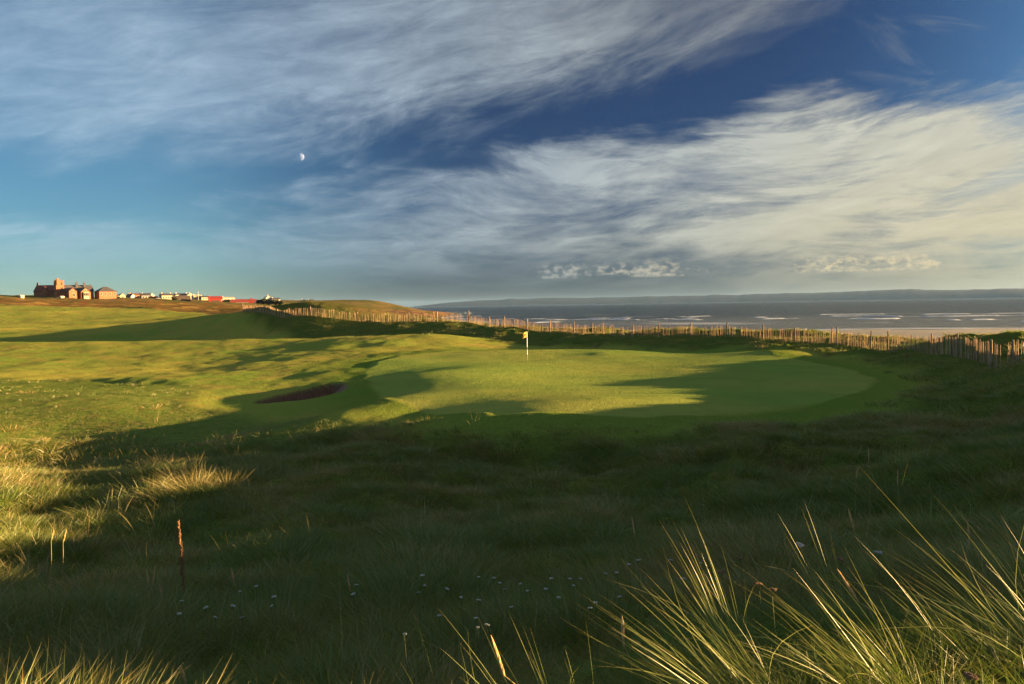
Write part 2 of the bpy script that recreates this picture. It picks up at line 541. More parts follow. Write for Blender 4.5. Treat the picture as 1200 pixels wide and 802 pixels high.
def side_of_fence(x, y):
    """distance to the fence line, positive on the sea side"""
    best = np.full(x.shape, 1e9)
    sgn = np.ones(x.shape)
    for (ax, ay, _), (bx, by, _) in zip(FENCE_P[:-1], FENCE_P[1:]):
        ex, ey = bx - ax, by - ay
        t = np.clip(((x - ax) * ex + (y - ay) * ey) / (ex * ex + ey * ey), 0, 1)
        d = np.hypot(x - ax - t * ex, y - ay - t * ey)
        c = ex * (y - ay) - ey * (x - ax)
        m = d < best
        best = np.where(m, d, best)
        sgn = np.where(m, np.sign(c), sgn)
    return best * sgn


def surface(x, y):
    """height and masks of the ground"""
    z = rbf(x, y)
    r = np.hypot(x, y)
    g = poly_sdf(x, y, GREEN)
    f = poly_sdf(x, y, FAIR)
    b = poly_sdf(x, y, BUNK)
    wob = fbm(x * 0.35, y * 0.35, 3) * 1.4
    mown = 1 - sstep(f + wob * sstep(r, 15, 60), -0.8, 1.8)
    green = 1 - sstep(g + wob * 0.25, -0.35, 0.35)
    sand = 1 - sstep(b, -0.08, 0.08)
    fs = side_of_fence(x, y)
    semi = 1 - sstep(poly_sdf(x, y, SEMI), -1.0, 2.0)
    far = sstep(r, 250, 420)
    rough = (1 - mown) * (1 - sstep(z, -10.6, -11.6))
    beach = sstep(-z, 9.6, 10.8) * sstep(fs, 5, 18) * (1 - sstep(r, 650, 800))
    rough = rough * (1 - beach)
    # uneven tussocky ground in the rough, gentle swells in the mown grass
    hum = fbm(x * 0.16 + 5, y * 0.16, 4, 0.5) * 0.55 + fbm(x * 0.75, y * 0.75, 3, 0.6) * 0.30
    near = sstep(r, 2.0, 8) * (1 - 0.75 * np.exp(-(fs / 2.0) ** 2) * sstep(r, 25, 35))
    hum = hum * (1 + 0.5 * np.exp(-((r - 24) / 4.0) ** 2))
    hum = hum * (1 - 0.45 * sstep(-x, 2, 9) * sstep(r, 14, 22))
    z = z + rough * (hum * near * (1 - 0.35 * far) * (1 - 0.72 * semi) + far * fbm(x * 0.03, y * 0.03, 4) * 2.2)
    z = z + mown * (1 - green) * (fbm(x * 0.07 + 3, y * 0.07, 3) * 0.55 + fbm(x * 0.4, y * 0.4, 3) * 0.10)
    z = z + green * (fbm(x * 0.06 + 3, y * 0.06, 2) * 0.30 + fbm(x * 0.35, y * 0.35, 3) * 0.035)
    # hummocks along the foot of the fence, and on the bank
    z = z + sstep(fs, -9, -4) * sstep(-fs, 0.8, 2.5) * rough * np.maximum(fbm(x * 0.3 + 40, y * 0.3, 3), 0) * 0.8 * sstep(r, 30, 45)
    # bunker: the sand falls away from the near edge to a steep far wall under a raised turf lip
    p0, p1 = BUNK[0], BUNK[5]
    ax = (p1 - p0) / np.hypot(*(p1 - p0))
    nrm = np.array([-ax[1], ax[0]])
    cen = BUNK.mean(0)
    off = (x - cen[0]) * nrm[0] + (y - cen[1]) * nrm[1]
    far_side = sstep(off, -0.6, 0.6)
    wall = sstep(-b, 0.0, 0.45) * far_side + sstep(-b, 0.0, 1.6) * (1 - far_side)
    z = z - wall * 0.75 + np.exp(-(np.maximum(b, 0) / 1.3) ** 2) * (b > 0) * 0.10 * far_side
    brack = rough * sstep(r, 200, 330) * (1 - sstep(r, 460, 560)) * (1 - sstep(x, -60, 10))
    rock = sstep(r, 600, 780) * sstep(-z, 1.5, 6) * (1 - sstep(-z, 11.0, 12.0)) * sstep(x, -330, -180)
    return z, dict(mown=mown, green=green, sand=sand, beach=beach, bracken=brack, rock=rock, rough=rough, fs=fs, semi=semi, fringe=mown * (1 - green) * np.exp(-(np.maximum(g, 0) / 4.0) ** 2), heath=np.maximum(sstep(r, 280, 520), sstep(fs, 1, 8) * sstep(r, 90, 130) * (1 - sstep(x, -12, -4))))


_zc = {}


def zat(x, y):
    x, y = np.atleast_1d(np.asarray(x, float)), np.atleast_1d(np.asarray(y, float))
    return surface(x, y)[0]


def build_ground():
    a = np.concatenate([np.arange(-180, -40, 2.0), np.arange(-40, -34, 0.5), np.arange(-34, 34, 0.13), np.arange(34, 44, 0.4), np.arange(44, 130, 0.8), np.arange(130, 180, 2.0)])
    rr = np.exp(np.concatenate([np.arange(math.log(0.7), math.log(24), 0.0105), np.arange(math.log(24), math.log(100), 0.0055), np.arange(math.log(100), math.log(2600), 0.0095)]))
    AA, RR = np.meshgrid(np.radians(a), rr)
    X, Y = RR * np.sin(AA), RR * np.cos(AA)
    Z, m = surface(X, Y)
    nr, na = X.shape
    V = np.stack([X, Y, Z], -1).reshape(-1, 3)
    idx = np.arange(nr * na).reshape(nr, na)
    nxt = np.roll(idx, -1, 1)
    q = np.stack([idx[:-1], idx[1:], nxt[1:], nxt[:-1]], -1).reshape(-1, 4)
    V = np.concatenate([V, [[0, 0, float(Z[0].mean())]]])
    cap = np.stack([np.full(na, len(V) - 1), idx[0], nxt[0]], -1)
    masks = {k: np.concatenate([v.ravel(), [v[0].mean()]]) for k, v in m.items()}
    return V, q, cap, masks


# ------------------------------------------------------------------ materials
def mat(name):
    m = bpy.data.materials.new(name)
    m.use_nodes = True
    return m, Nodes(m.node_tree)


def out_surface(n, shader, disp=None):
    o = n.new('ShaderNodeOutputMaterial')
    n.put(o.inputs['Surface'], shader)
    return o


def principled(n, color, rough=0.8, spec=0.2, normal=None, metal=0.0):
    p = n.new('ShaderNodeBsdfPrincipled')
    n.put(p.inputs['Base Color'], color)
    n.put(p.inputs['Roughness'], rough)
    n.put(p.inputs['Specular IOR Level'], spec)
    n.put(p.inputs['Metallic'], metal)
    if normal is not None:
        n.put(p.inputs['Normal'], normal)
    return p.outputs[0]


def plain(name, color, var=0.15, scale=8.0, rough=0.8, spec=0.2, bump=0.0, metal=0.0, object_space=True):
    """a weathered single colour"""
    m, n = mat(name)
    tc = n.new('ShaderNodeTexCoord')
    v = tc.outputs['Object' if object_space else 'Generated']
    f = n.noise(v, scale, 6, 0.6)
    c = n.mix(n.lin(f, 0.3, 0.7), tuple(x * (1 - var) for x in color), tuple(min(1, x * (1 + var)) for x in color))
    nrm = None
    if bump:
        b = n.new('ShaderNodeBump')
        b.inputs['Strength'].default_value = bump
        n.put(b.inputs['Height'], n.noise(v, scale * 4, 4))
        nrm = b.outputs[0]
    out_surface(n, principled(n, c, rough, spec, nrm, metal))
    return m


def turf_normal(n, vec, amount, scale):
    """the leaves of short grass stand up and catch a low sun: a finely scattered normal"""
    w = n.noise(vec, scale, 1.0, 0.5, 0.0, 1)
    g = n.new('ShaderNodeNewGeometry')
    a = n.new('ShaderNodeVectorMath', operation='SUBTRACT')
    n.put(a.inputs[0], w)
    a.inputs[1].default_value = (0.5, 0.5, 0.42)
    b = n.new('ShaderNodeVectorMath', operation='SCALE')
    n.put(b.inputs[0], a.outputs[0])
    n.put(b.inputs['Scale'], amount)
    c = n.new('ShaderNodeVectorMath', operation='ADD')
    n.put(c.inputs[0], b.outputs[0])
    n.put(c.inputs[1], g.outputs['Normal'])
    d = n.new('ShaderNodeVectorMath', operation='NORMALIZE')
    n.put(d.inputs[0], c.outputs[0])
    return d.outputs[0]


def ground_material():
    m, n = mat("ground")
    tc = n.new('ShaderNodeTexCoord')
    P = tc.outputs['Object']
    big = n.noise(P, 0.05, 5, 0.55)
    med = n.noise(P, 0.35, 6, 0.6)
    fine = n.noise(P, 3.0, 5, 0.65)
    grit = n.noise(P, 22.0, 4, 0.6)
    mown, green, sand, beach, brack, rock = (n.attr(k) for k in ('mown', 'green', 'sand', 'beach', 'bracken', 'rock'))
    # rough: dark litter and moss between the tussocks, paler bents
    rc = n.mix(n.smooth(med, 0.35, 0.65), (0.070, 0.105, 0.020), (0.110, 0.120, 0.026))
    rc = n.mix(n.smooth(fine, 0.50, 0.72), rc, (0.115, 0.092, 0.030))
    # fairway: patchy, straw coloured wear among the green
    fc = n.mix(n.smooth(big, 0.35, 0.65), (0.160, 0.220, 0.038), (0.265, 0.260, 0.050))
    fc = n.mix(n.smooth(med, 0.44, 0.68, 0.0, 0.85), fc, (0.270, 0.215, 0.055))
    fc = n.mix(n.smooth(fine, 0.45, 0.75, 0.0, 0.35), fc, (0.075, 0.125, 0.028))
    gc = n.mix(n.smooth(big, 0.35, 0.65), (0.165, 0.235, 0.050), (0.250, 0.262, 0.060))
    gc = n.mix(n.smooth(med, 0.40, 0.75, 0.0, 0.55), gc, (0.120, 0.190, 0.040))
    smc = n.mix(n.smooth(fine, 0.35, 0.65), (0.080, 0.140, 0.026), (0.150, 0.165, 0.038))
    rc = n.mix(n.attr('semi'), rc, smc)
    hc = n.mix(n.smooth(n.noise(P, 0.03, 6, 0.6), 0.40, 0.60), (0.085, 0.088, 0.026), (0.150, 0.105, 0.042))
    rc = n.mix(n.attr('heath'), rc, hc)
    c = n.mix(mown, rc, fc)
    c = n.mix(n.mul(n.attr('fringe'), 0.75), c, (0.085, 0.150, 0.024))
    c = n.mix(green, c, gc)
    bc = n.mix(n.smooth(med, 0.40, 0.60), (0.155, 0.070, 0.026), (0.105, 0.095, 0.028))
    bc = n.mix(n.smooth(n.noise(P, 0.12, 5, 0.6), 0.50, 0.62), bc, (0.26, 0.16, 0.05))
    c = n.mix(brack, c, bc)
    kc = n.mix(n.smooth(n.noise(P, 0.10, 6, 0.65), 0.42, 0.60), (0.10, 0.055, 0.032), (0.26, 0.15, 0.075))
    c = n.mix(n.mul(rock, n.smooth(n.noise(P, 0.02, 5), 0.40, 0.50)), c, kc)
    sc = n.mix(n.smooth(fine, 0.3, 0.7), (0.085, 0.042, 0.024), (0.13, 0.066, 0.038))
    c = n.mix(sand, c, sc)
    wet = n.smooth(n.noise(P, 0.012, 4), 0.4, 0.6)
    be = n.mix(wet, (0.235, 0.215, 0.175), (0.18, 0.17, 0.145))
    peb = n.smooth(n.sub(n.lin(n.attr('fs'), 18.0, 120.0), n.mul(n.noise(P, 0.05, 4), 0.6)), 0.10, 0.16)
    be = n.mix(peb, (0.055, 0.045, 0.040), be)
    c = n.mix(beach, c, be)
    nrm_t = turf_normal(n, P, 9.0, 30.0)
    b = n.new('ShaderNodeBump')
    b.inputs['Strength'].default_value = 0.6
    b.inputs['Distance'].default_value = 0.08
    n.put(b.inputs['Height'], n.add(n.mul(fine, 1.0), n.mul(grit, 0.4)))
    grass = n.new('ShaderNodeBsdfDiffuse')
    n.put(grass.inputs['Color'], c)
    n.put(grass.inputs['Normal'], nrm_t)
    bare = principled(n, c, 0.85, 0.15, b.outputs[0])
    mx = n.new('ShaderNodeMixShader')
    n.put(mx.inputs[0], n.math('MAXIMUM', sand, beach))
    n.put(mx.inputs[1], grass.outputs[0])
    n.put(mx.inputs[2], bare)
    out_surface(n, mx.outputs[0])
    return m


def grass_material(name, lo, hi, dry, trans=0.42):
    """blades: colour varies blade by blade (attribute tint) and tuft by tuft"""
    m, n = mat(name)
    t = n.attr('tint')
    u = n.attr('tuft', 'INSTANCER')
    h = n.attr('along')
    c = n.mix(n.add(n.mul(t, 0.6), n.mul(u, 0.4)), lo, hi)
    d = n.smooth(n.add(n.mul(t, 0.55), n.mul(u, 0.6)), 0.50, 0.92)
    c = n.mix(n.math('MAXIMUM', d, n.mul(n.smooth(h, 0.75, 1.0), 0.5)), c, dry)
    di = n.new('ShaderNodeBsdfDiffuse')
    n.put(di.inputs['Color'], c)
    tr = n.new('ShaderNodeBsdfTranslucent')
    n.put(tr.inputs['Color'], c)
    mx = n.new('ShaderNodeMixShader')
    mx.inputs[0].default_value = trans
    n.put(mx.inputs[1], di.outputs[0])
    n.put(mx.inputs[2], tr.outputs[0])
    gl = n.new('ShaderNodeBsdfGlossy')
    gl.inputs['Color'].default_value = (1, 1, 1, 1)
    gl.inputs['Roughness'].default_value = 0.45
    m2 = n.new('ShaderNodeMixShader')
    m2.inputs[0].default_value = 0.035
    n.put(m2.inputs[1], mx.outputs[0])
    n.put(m2.inputs[2], gl.outputs[0])
    out_surface(n, m2.outputs[0])
    return m


MAT_GROUND = ground_material()
V, Q, CAP, MASK = build_ground()


def part_mesh(name, faces, cap=None):
    used = np.unique(np.concatenate([faces.ravel()] + ([cap.ravel()] if cap is not None else [])))
    remap = np.full(len(V), -1, dtype=np.int64)
    remap[used] = np.arange(len(used))
    me = np_mesh(name, V[used], remap[faces], remap[cap] if cap is not None else None, smooth=True)
    for k, v in MASK.items():
        set_attr(me, k, v[used])
    o = link_mesh(name, me, MAT_GROUND)
    o['kind'] = 'structure'
    return o


fm = {k: MASK[k][Q].mean(1) for k in ('mown', 'green', 'sand', 'beach')}
is_sand = fm['sand'] > 0.5
is_green = (fm['green'] > 0.5) & ~is_sand
is_beach = (fm['beach'] > 0.5) & ~is_sand & ~is_green
is_mown = (fm['mown'] > 0.5) & ~is_sand & ~is_green & ~is_beach
rest = ~(is_sand | is_green | is_beach | is_mown)
part_mesh('terrain', Q[rest], CAP)
part_mesh('fairway', Q[is_mown])
part_mesh('putting_green', Q[is_green])
part_mesh('bunker_sand', Q[is_sand])
part_mesh('beach', Q[is_beach])


# ------------------------------------------------------------------ the sea and the far shore
SEA = -12.0


def build_sea():
    a = np.concatenate([np.arange(-30, -8, 1.0), np.arange(-8, 34, 0.12), np.arange(34, 150, 2.0)])
    rr = np.concatenate([np.exp(np.linspace(math.log(90), math.log(1800), 700)), np.exp(np.linspace(math.log(1830), math.log(26000), 60))])
    AA, RR = np.meshgrid(np.radians(a), rr)
    X, Y = RR * np.sin(AA), RR * np.cos(AA)
    depth = SEA - rbf(X, Y)                       # metres of water
    depth = np.where(RR > 2500, 25, depth)
    # swell running in to the shore, steeper and broken where it is shallow
    along = X * 0.80 - Y * 0.60
    shoal = depth + fbm(X * 0.006, Y * 0.006, 3) * 1.1 + fbm(along * 0.012, depth * 0.3, 3) * 0.8
    ph = shoal * 8.0
    crest = np.maximum(np.sin(ph), 0) ** 12
    brk = sstep(fbm(along * 0.04 + 3, np.floor(ph / (2 * np.pi)) * 7.7, 3), 0.02, 0.20)
    zone = sstep(depth, 0.15, 0.5) * (1 - sstep(depth, 1.8, 3.6))
    foam = np.clip(crest * brk * zone * 1.6, 0, 1)
    foam = np.maximum(foam, np.exp(-((depth - 0.05) / 0.06) ** 2) * 0.5)
    Z = SEA + crest * brk * zone * 0.7 + fbm(X * 0.05, Y * 0.05, 3) * 0.12 * (RR < 1700)
    nr, na = X.shape
    idx = np.arange(nr * na).reshape(nr, na)
    q = np.stack([idx[:-1, :-1], idx[:-1, 1:], idx[1:, 1:], idx[1:, :-1]], -1).reshape(-1, 4)
    me = np_mesh('sea', np.stack([X, Y, Z], -1).reshape(-1, 3), q, smooth=True)
    set_attr(me, 'foam', foam.ravel())
    set_attr(me, 'depth', depth.ravel())
    m, n = mat('sea_water')
    tc = n.new('ShaderNodeTexCoord')
    P = tc.outputs['Object']
    fo = n.attr('foam')
    mp = n.new('ShaderNodeMapping')
    n.put(mp.inputs[0], P)
    mp.inputs['Rotation'].default_value = (0, 0, R(37))
    mp.inputs['Scale'].default_value = (0.35, 1.0, 1.0)
    w1 = n.noise(mp.outputs[0], 0.35, 6, 0.65, 0.3)
    w2 = n.noise(mp.outputs[0], 0.05, 4, 0.6, 0.3)
    fo = n.math('MINIMUM', n.mul(fo, n.lin(w1, 0.3, 0.6, 0.2, 1.5)), 1.0)
    b = n.new('ShaderNodeBump')
    b.inputs['Strength'].default_value = 1.0
    b.inputs['Distance'].default_value = 5.0
    n.put(b.inputs['Height'], n.add(w1, n.mul(w2, 2.0)))
    shallow = n.smooth(n.attr('depth'), 0.0, 3.0)
    wc = n.mix(shallow, (0.085, 0.10, 0.10), (0.014, 0.026, 0.032))
    wc = n.mix(n.smooth(w1, 0.45, 0.62, 0.0, 0.6), wc, (0.030, 0.045, 0.050))
    water = principled(n, wc, 0.30, 0.10, b.outputs[0])
    white = principled(n, (0.46, 0.50, 0.55), 0.9, 0.1)
    mx = n.new('ShaderNodeMixShader')
    n.put(mx.inputs[0], fo)
    n.put(mx.inputs[1], water)
    n.put(mx.inputs[2], white)
    out_surface(n, mx.outputs[0])
    o = link_mesh('sea', me, m)
    o['kind'] = 'structure'


build_sea()


def far_hills(name, pts, dist, thick, color):
    """a long low range: skyline points (px, height in metres) at one distance, with a rounded back"""
    a = np.array([azel(px, 350)[0] for px, _ in pts])
    h = np.array([q for _, q in pts])
    aa = np.linspace(a[0], a[-1], 300)
    hh = np.interp(aa, a, h)
    hh = hh + np.array([float(fbm(np.array(t * 60), np.array(2.0), 4)) for t in aa]) * 0.10 * hh
    prof = [(0.0, -0.05), (0.10, 0.35), (0.25, 0.72), (0.45, 1.0), (0.7, 0.8), (1.0, -0.05)]
    verts = []
    for t, q in zip(aa, hh):
        for k, (s, e) in enumerate(prof):
            r = dist + s * thick
            bump = 1 + 0.04 * float(fbm(np.array(t * 90 + k * 3.1), np.array(k * 1.7), 2)) * (0 < k < 5)
            verts.append((r * math.sin(t), r * math.cos(t), SEA + q * e * bump))
    m = len(prof)
    quads = [(i * m + j, (i + 1) * m + j, (i + 1) * m + j + 1, i * m + j + 1) for i in range(len(aa) - 1) for j in range(m - 1)]
    me = np_mesh(name, verts, quads, smooth=True)
    o = link_mesh(name, me, plain(name, color, 0.35, 0.004, 0.95, 0.05))
    o['kind'] = 'structure'


far_hills('hills', [(485, 8), (505, 40), (530, 72), (600, 112), (640, 118), (700, 112), (800, 116), (860, 120), (930, 126), (1000, 138), (1060, 148), (1085, 134), (1130, 126), (1200, 128), (1300, 120)],
          12000, 3000, (0.012, 0.018, 0.028))


def build_haze():
    m, n = mat('haze')
    v = n.new('ShaderNodeVolumePrincipled')
    v.inputs['Color'].default_value = (0.30, 0.54, 1.0, 1)
    v.inputs['Density'].default_value = HAZE_DENSITY
    v.inputs['Anisotropy'].default_value = 0.0
    o = n.new('ShaderNodeOutputMaterial')
    n.put(o.inputs['Volume'], v.outputs[0])
    mb = MB()
    mb.box(-30000, 30000, -3000, 30000, -27, 170)
    h = mb.build('haze', m)
    h['kind'] = 'stuff'


build_haze()


def build_moon():
    az, el = azel(352, 184)
    D = 40000.0
    r = D * 4.2 / F
    bm = bmesh.new()
    bmesh.ops.create_uvsphere(bm, u_segments=48, v_segments=24, radius=r)
    for f in bm.faces:
        f.smooth = True
    me = bpy.data.meshes.new('moon')
    bm.to_mesh(me)
    bm.free()
    m, n = mat('moon')
    tc = n.new('ShaderNodeTexCoord')
    c = n.mix(n.smooth(n.noise(tc.outputs['Generated'], 4.0, 3), 0.42, 0.58), (0.11, 0.135, 0.22), (0.055, 0.07, 0.12))
    d = n.new('ShaderNodeBsdfDiffuse')
    n.put(d.inputs[0], c)
    t = n.new('ShaderNodeBsdfTransparent')
    a = n.new('ShaderNodeAddShader')
    n.put(a.inputs[0], d.outputs[0])
    n.put(a.inputs[1], t.outputs[0])
    g = n.new('ShaderNodeNewGeometry')
    mx = n.new('ShaderNodeMixShader')
    n.put(mx.inputs[0], g.outputs['Backfacing'])
    n.put(mx.inputs[1], a.outputs[0])
    n.put(mx.inputs[2], t.outputs[0])
    out_surface(n, mx.outputs[0])
    o = link_mesh('moon', me, m)
    o.location = (D * math.cos(el) * math.sin(az), D * math.cos(el) * math.cos(az), D * math.sin(el))
    tag(o, 'small pale half lit daytime moon against the blue sky', 'moon')


build_moon()
#PART2
# ------------------------------------------------------------------ the paling fence
def build_fence():
    P = FENCE_P.copy()
    seg = np.hypot(*np.diff(P[:, :2], axis=0).T)
    cum = np.concatenate([[0], np.cumsum(seg)])
    L = cum[-1]

    def along(s):
        return np.array([np.interp(s, cum, P[:, 0]), np.interp(s, cum, P[:, 1])])

    root = thing('paling_fence', 'long chestnut paling fence along the dune top between the green and the beach', 'fence', (P[-1][0], P[-1][1], 0))
    o0 = np.array([P[-1][0], P[-1][1], 0.0])
    m_new, n = mat('paling_wood')
    tc = n.new('ShaderNodeTexCoord')
    sp = n.new('ShaderNodeSeparateXYZ')
    n.put(sp.inputs[0], tc.outputs['Object'])
    pv = n.noise(n.xyz(sp.outputs[0], sp.outputs[1], 0.0), 7.0, 2, 0.5)      # each paling weathers differently
    gv = n.noise(tc.outputs['Object'], 9.0, 5, 0.6)
    wc = n.mix(n.smooth(pv, 0.36, 0.62), (0.11, 0.066, 0.042), (0.44, 0.30, 0.19))
    wc = n.mix(n.smooth(gv, 0.45, 0.7, 0.0, 0.6), wc, (0.20, 0.165, 0.13))
    out_surface(n, principled(n, wc, 0.85, 0.1))
    m_post = plain('post_wood', (0.24, 0.17, 0.12), 0.5, 2.0, 0.85, 0.1, 0.3)
    m_wire = plain('wire', (0.20, 0.17, 0.15), 0.2, 5.0, 0.5, 0.4, 0.0, 0.8)
    # palings, from the near end to the far one
    s, pales = L, []
    while s > 0.3:
        frac = s / L
        pales.append(s)
        s -= rng.uniform(0.13, 0.24) if rng.random() > 0.04 else rng.uniform(0.35, 0.8)
    pales = np.array(pales)
    xy = np.array([along(t) for t in pales])
    zz = zat(xy[:, 0], xy[:, 1])
    rest = MB()
    for i, (t, (x, y), z) in enumerate(zip(pales, xy, zz)):
        near = L - t
        h = rng.uniform(1.08, 1.26) + (0.06 if near < 7 else 0) + 0.22 * float(sstep(np.array(L - near), 60, 30)) * float(sstep(np.array(L - near), 0, 18))
        w = rng.uniform(0.014, 0.023)
        w *= 1 + 0.5 * float(sstep(np.array(near), 60, 110))
        lean = rng.normal(0, 0.045)
        px = 600 + F * x / y
        if 1056 < px < 1070 or 1090 < px < 1101:
            lean = -0.24 + rng.normal(0, 0.03)          # the slumped stretches
        if rng.random() < 0.06:
            lean += rng.normal(0, 0.18)
            h *= rng.uniform(0.7, 0.95)
        tv = along(min(L, t + 0.2)) - along(max(0, t - 0.2))
        tv = tv / np.hypot(*tv)
        side = np.array([-tv[1], tv[0]]) * 0.05
        wob = rng.normal(0, 0.03, 2)
        b = np.array([x + side[0], y + side[1], z - 0.15]) - o0
        top = b + np.array([tv[0] * lean * h + wob[0], tv[1] * lean * h + wob[1], h + 0.15])
        mb = MB() if i < 100 else rest
        mb.tube(b, b + (top - b) * 0.93, w, w * 0.92, 5, 0.25)
        mb.tube(b + (top - b) * 0.93, top, w * 0.92, w * 0.35, 5, 0.2)
        if i < 100:
            mb.build('paling', m_new, root)
    o = rest.build('paling', m_new, root)
    o['kind'] = 'stuff'
    # posts
    postpx = [(1163, 0.075, 1.42), (1190, 0.055, 1.3), (1125, 0.05, 1.45), (1093, 0.045, 1.4), (1042, 0.055, 1.55), (1022, 0.055, 1.55), (983, 0.06, 1.5), (976, 0.05, 1.45), (933, 0.06, 1.4),
              (895, 0.07, 1.45), (852, 0.075, 1.5), (811, 0.075, 1.5), (772, 0.06, 1.4), (742, 0.06, 1.4), (719, 0.06, 1.4), (707, 0.07, 1.45), (695, 0.06, 1.35), (674, 0.075, 1.5),
              (645, 0.07, 1.5), (619, 0.075, 1.5), (592, 0.075, 1.55), (575, 0.075, 1.5), (550, 0.09, 1.8), (513, 0.09, 1.6), (509, 0.08, 1.6), (480, 0.07, 1.5), (455, 0.08, 1.6),
              (420, 0.07, 1.5), (392, 0.07, 1.5), (365, 0.08, 1.6), (340, 0.07, 1.6), (318, 0.07, 1.55), (300, 0.07, 1.5), (286, 0.07, 1.5)]
    fpx = 600 + F * P[:, 0] / P[:, 1]
    for px, r, h in postpx:
        t = float(np.interp(px, fpx, cum))
        x, y = along(t)
        z = float(zat(x, y)[0])
        mb = MB()
        b = np.array([x, y, z - 0.3]) - o0
        top = b + np.array([rng.normal(0, 0.04), rng.normal(0, 0.04), h + 0.3])
        mb.tube(b, top - np.array([0, 0, r * 0.5]), r, r * 0.93, 9, 0.06)
        mb.tube(top - np.array([0, 0, r * 0.5]), top, r * 0.93, r * 0.6, 9, 0.04)
        mb.build('post', m_post, root)
    # two twisted wires
    for hh in (0.35, 0.95):
        mb = MB()
        pts = [along(t) for t in np.arange(0, L, 1.5)]
        z = zat([p[0] for p in pts], [p[1] for p in pts])
        q = [np.array([p[0], p[1], zz + hh]) - o0 for p, zz in zip(pts, z)]
        for a, b in zip(q[:-1], q[1:]):
            mb.tube(a, b, 0.004, 0.004, 4)
        mb.build('wire', m_wire, root)


build_fence()


# ------------------------------------------------------------------ flagstick
def build_flag():
    p = at(618, 424, 66)
    x, y = p[0], p[1]
    z = float(zat(x, y)[0])
    root = thing('flagstick', 'yellow golf flag on a thin black and white stick standing in the green', 'golf flag', (x, y, z))
    white = plain('stick_white', (0.80, 0.79, 0.75), 0.05, 4, 0.4, 0.4)
    black = plain('stick_black', (0.02, 0.02, 0.02), 0.05, 4, 0.4, 0.4)
    yel = plain('flag_cloth', (0.58, 0.33, 0.045), 0.10, 6, 0.8, 0.1)
    dark = plain('flag_emblem', (0.05, 0.012, 0.008), 0.10, 6, 0.8, 0.1)
    for a, b, mtl in ((-0.1, 0.50, black), (0.50, 0.86, white), (0.86, 1.12, black), (1.12, 2.40, white)):
        MB().tube((0, 0, a), (0, 0, b), 0.024, 0.022, 10).build('stick', mtl, root)
    MB().tube((0, 0, 2.40), (0, 0, 2.425), 0.03, 0.02, 10).build('stick_cap', white, root)
    # cloth: blown to the left and sagging a little
    nx, nz = 14, 10

    def cloth(u, v, off=0.0):
        xx = -0.02 - 0.38 * u
        yy = 0.035 * math.sin(u * 6.5 + v * 1.2) * u + off
        zz = 2.38 - 0.44 * v - 0.11 * u * u + 0.02 * math.sin(u * 5)
        return (xx, yy, zz)
    vs, fs = [], []
    for s in (0.004, -0.004):
        for i in range(nx + 1):
            for j in range(nz + 1):
                vs.append(cloth(i / nx, j / nz, s))
    k = (nx + 1) * (nz + 1)
    for i in range(nx):
        for j in range(nz):
            a = i * (nz + 1) + j
            q = (a, a + 1, a + nz + 2, a + nz + 1)
            fs.append(q)
            fs.append(tuple(t + k for t in q[::-1]))
    fl = link_mesh('flag', np_mesh('flag', vs, fs, smooth=True), yel, root)
    fl.rotation_euler = (0, 0, R(34))
    for s in (0.009, -0.009):
        vs, ts = [cloth(0.5, 0.5, s)], []
        for i in range(20):
            a = 2 * math.pi * i / 20
            rr = 0.27 if i % 2 else 0.22
            vs.append(cloth(0.5 + rr * math.cos(a), 0.5 + rr * 0.95 * math.sin(a), s))
        for i in range(20):
            ts.append((0, 1 + i, 1 + (i + 1) % 20))
        link_mesh('emblem', np_mesh('emblem', vs, None, ts), dark, fl)


build_flag()


# ------------------------------------------------------------------ buildings
M_BRICK = plain('warm_stone', (0.225, 0.105, 0.058), 0.28, 1.2, 0.9, 0.1, 0.3)
M_CREAM = plain('cream_render', (0.38, 0.30, 0.20), 0.10, 0.8, 0.9, 0.1)
M_WHITE = plain('white_render', (0.47, 0.43, 0.36), 0.08, 0.8, 0.9, 0.1)
M_GREY = plain('grey_render', (0.30, 0.29, 0.26), 0.15, 0.8, 0.9, 0.1)
M_SLATE = plain('slate_roof', (0.055, 0.050, 0.055), 0.35, 1.5, 0.75, 0.2, 0.4)
M_TILE = plain('brown_tile_roof', (0.13, 0.050, 0.035), 0.3, 1.5, 0.8, 0.15, 0.4)
M_RED = plain('red_sheet', (0.27, 0.032, 0.022), 0.18, 0.8, 0.7, 0.2)
M_REDROOF = plain('red_roof', (0.24, 0.042, 0.030), 0.22, 0.8, 0.75, 0.15)
M_DARKW = plain('dark_timber', (0.075, 0.055, 0.040), 0.3, 1.5, 0.85, 0.1)
M_GLASS = plain('window_glass', (0.025, 0.03, 0.035), 0.2, 0.5, 0.12, 0.5)
M_TRIM = plain('pale_trim', (0.48, 0.43, 0.34), 0.06, 1.0, 0.7, 0.2)
M_BLUE = plain('slate_blue_paint', (0.06, 0.07, 0.12), 0.2, 1.0, 0.7, 0.2)


